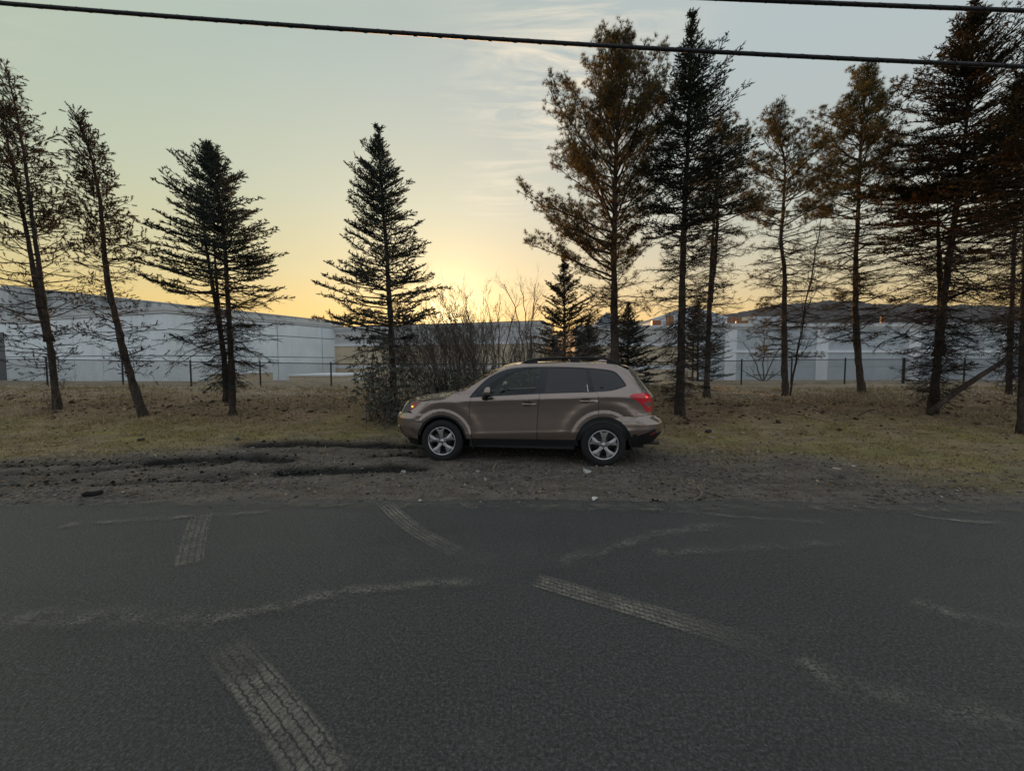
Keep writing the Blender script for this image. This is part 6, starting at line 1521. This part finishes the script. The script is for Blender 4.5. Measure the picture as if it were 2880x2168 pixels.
def stick(pts, r_, col, label, lift=.012):
    q = []
    for a, c_ in pts: X_, Y_ = on_ground(a, c_); q.append((X_, Y_, gz(X_, Y_) + lift))
    q = np.array(q); t = np.linspace(0, 1, len(q)); tt = np.linspace(0, 1, 14); s2 = np.stack([np.interp(tt, t, q[:, i]) for i in range(3)], -1); s2 += rg.normal(size=s2.shape) * .012; s2[:, 2] = np.maximum(s2[:, 2], ground_z(s2[:, 0], s2[:, 1]) + .004)
    tag(Acc().tube(s2, np.linspace(r_, r_ * .4, 14), 6).build('stick', simple('dry_stick', col, .9, .3, 20), smooth=True), label, 'stick', 'sticks on the verge')
stick([(1962, 1372), (1972, 1388), (1968, 1400), (1948, 1412)], .008, (.30, .24, .17), 'curved pale twig near the road edge right of the car')
stick([(1832, 1408), (1850, 1410), (1872, 1416)], .012, (.05, .035, .025), 'short dark stick at the road edge behind the car')
stick([(2222, 1166), (2280, 1180), (2350, 1192)], .010, (.07, .05, .035), 'long thin stick in the grass below the slim pine')
stick([(2415, 1170), (2440, 1160), (2470, 1155)], .018, (.03, .022, .016), 'dark stick left of the leaning limb')
stick([(1985, 1313), (2020, 1317), (2048, 1315)], .008, (.22, .17, .12), 'straight pale stick on the gravel behind the car')
stick([(2085, 1215), (2095, 1224)], .010, (.5, .42, .3), 'short pale stick behind the piece of split wood')
stick([(90, 1098), (130, 1078), (160, 1062)], .014, (.07, .05, .04), 'forked dead stick lying beside the forked cedar', .05)
stick([(445, 1170), (458, 1156), (462, 1148)], .012, (.20, .15, .10), 'short stick at the foot of the crooked cedar', .03)
stick([(2822, 1180), (2850, 1140), (2880, 1105)], .014, (.22, .16, .10), 'pale dead branch beside the trunk at the right edge', .08)
stick([(2495, 1408), (2520, 1415), (2532, 1420)], .008, (.12, .09, .06), 'short brown stick at the road edge on the right')
# ---- overhead cables
def cable(name, label, pts, Y, r_):
    q = np.array([P(a, c_, Y) for a, c_ in pts]); co = np.polyfit(q[:, 0], q[:, 2], 2); X_ = np.linspace(-30, 30, 80); Z_ = np.polyval(co, X_)
    t = Acc(); t.tube(np.column_stack([X_, np.full(80, Y), Z_]), r_, 8); th = np.linspace(0, 60 / .35 * 2 * np.pi, 1600); XX = np.linspace(-30, 30, 1600)
    t.tube(np.column_stack([XX, Y + np.cos(th) * r_ * .9, np.polyval(co, XX) + np.sin(th) * r_ * .9]), r_ * .28, 4)
    tag(t.build(name, simple('cable_sheath', (.010, .010, .012), .6), smooth=True), label, 'cable', 'overhead cables')
cable('overhead_cable', 'lower black overhead cable crossing the whole sky', [(0, 12), (600, 52), (1200, 98), (1800, 138), (2400, 168), (2880, 186)], 6.0, .027)
cable('overhead_cable', 'upper black overhead cable cutting the top right corner', [(2030, -3), (2300, 9), (2600, 20), (2880, 31)], 6.0, .027)
# ---- the wood across the road, seen only as a reflection in the car
acc, lf = Acc(), Acc(); r2 = np.random.default_rng(9)
for k in range(17):
    X_ = -26 + 3.1 * k + r2.normal() * .6; Y_ = -14 - r2.uniform(0, 5); H = r2.uniform(9, 15); acc.tube([(X_, Y_, -.3), (X_ + r2.normal() * .3, Y_, H)], [.16, .03], 6, False)
    n = 620; zz = H * r2.uniform(.18, 1, n); rad = (1.05 - zz / H) * 2.0 * r2.uniform(.1, 1, n) ** .6 + .1; th = r2.uniform(0, 6.28, n); o = np.stack([X_ + np.cos(th) * rad, Y_ + np.sin(th) * rad, zz], -1)
    d = np.stack([np.cos(th), np.sin(th), r2.normal(.1, .3, n)], -1) * .38; sd = np.stack([-np.sin(th), np.cos(th), r2.normal(0, .5, n)], -1) * .13; V = np.stack([o - sd, o + sd, o + d], 1).reshape(-1, 3); lf.add(V, None, np.arange(len(V)).reshape(-1, 3))
w1 = mk('woodland', np.concatenate([np.concatenate(acc.V), np.concatenate(lf.V)]), [np.concatenate(acc.Q), np.concatenate(lf.T) + acc.n], leafmat('roadside_wood', (.035, .028, .018), (.065, .048, .030), (.10, .07, .042), .1)); w1['kind'] = 'stuff'; w1['label'] = 'row of conifers across the road behind the viewer'
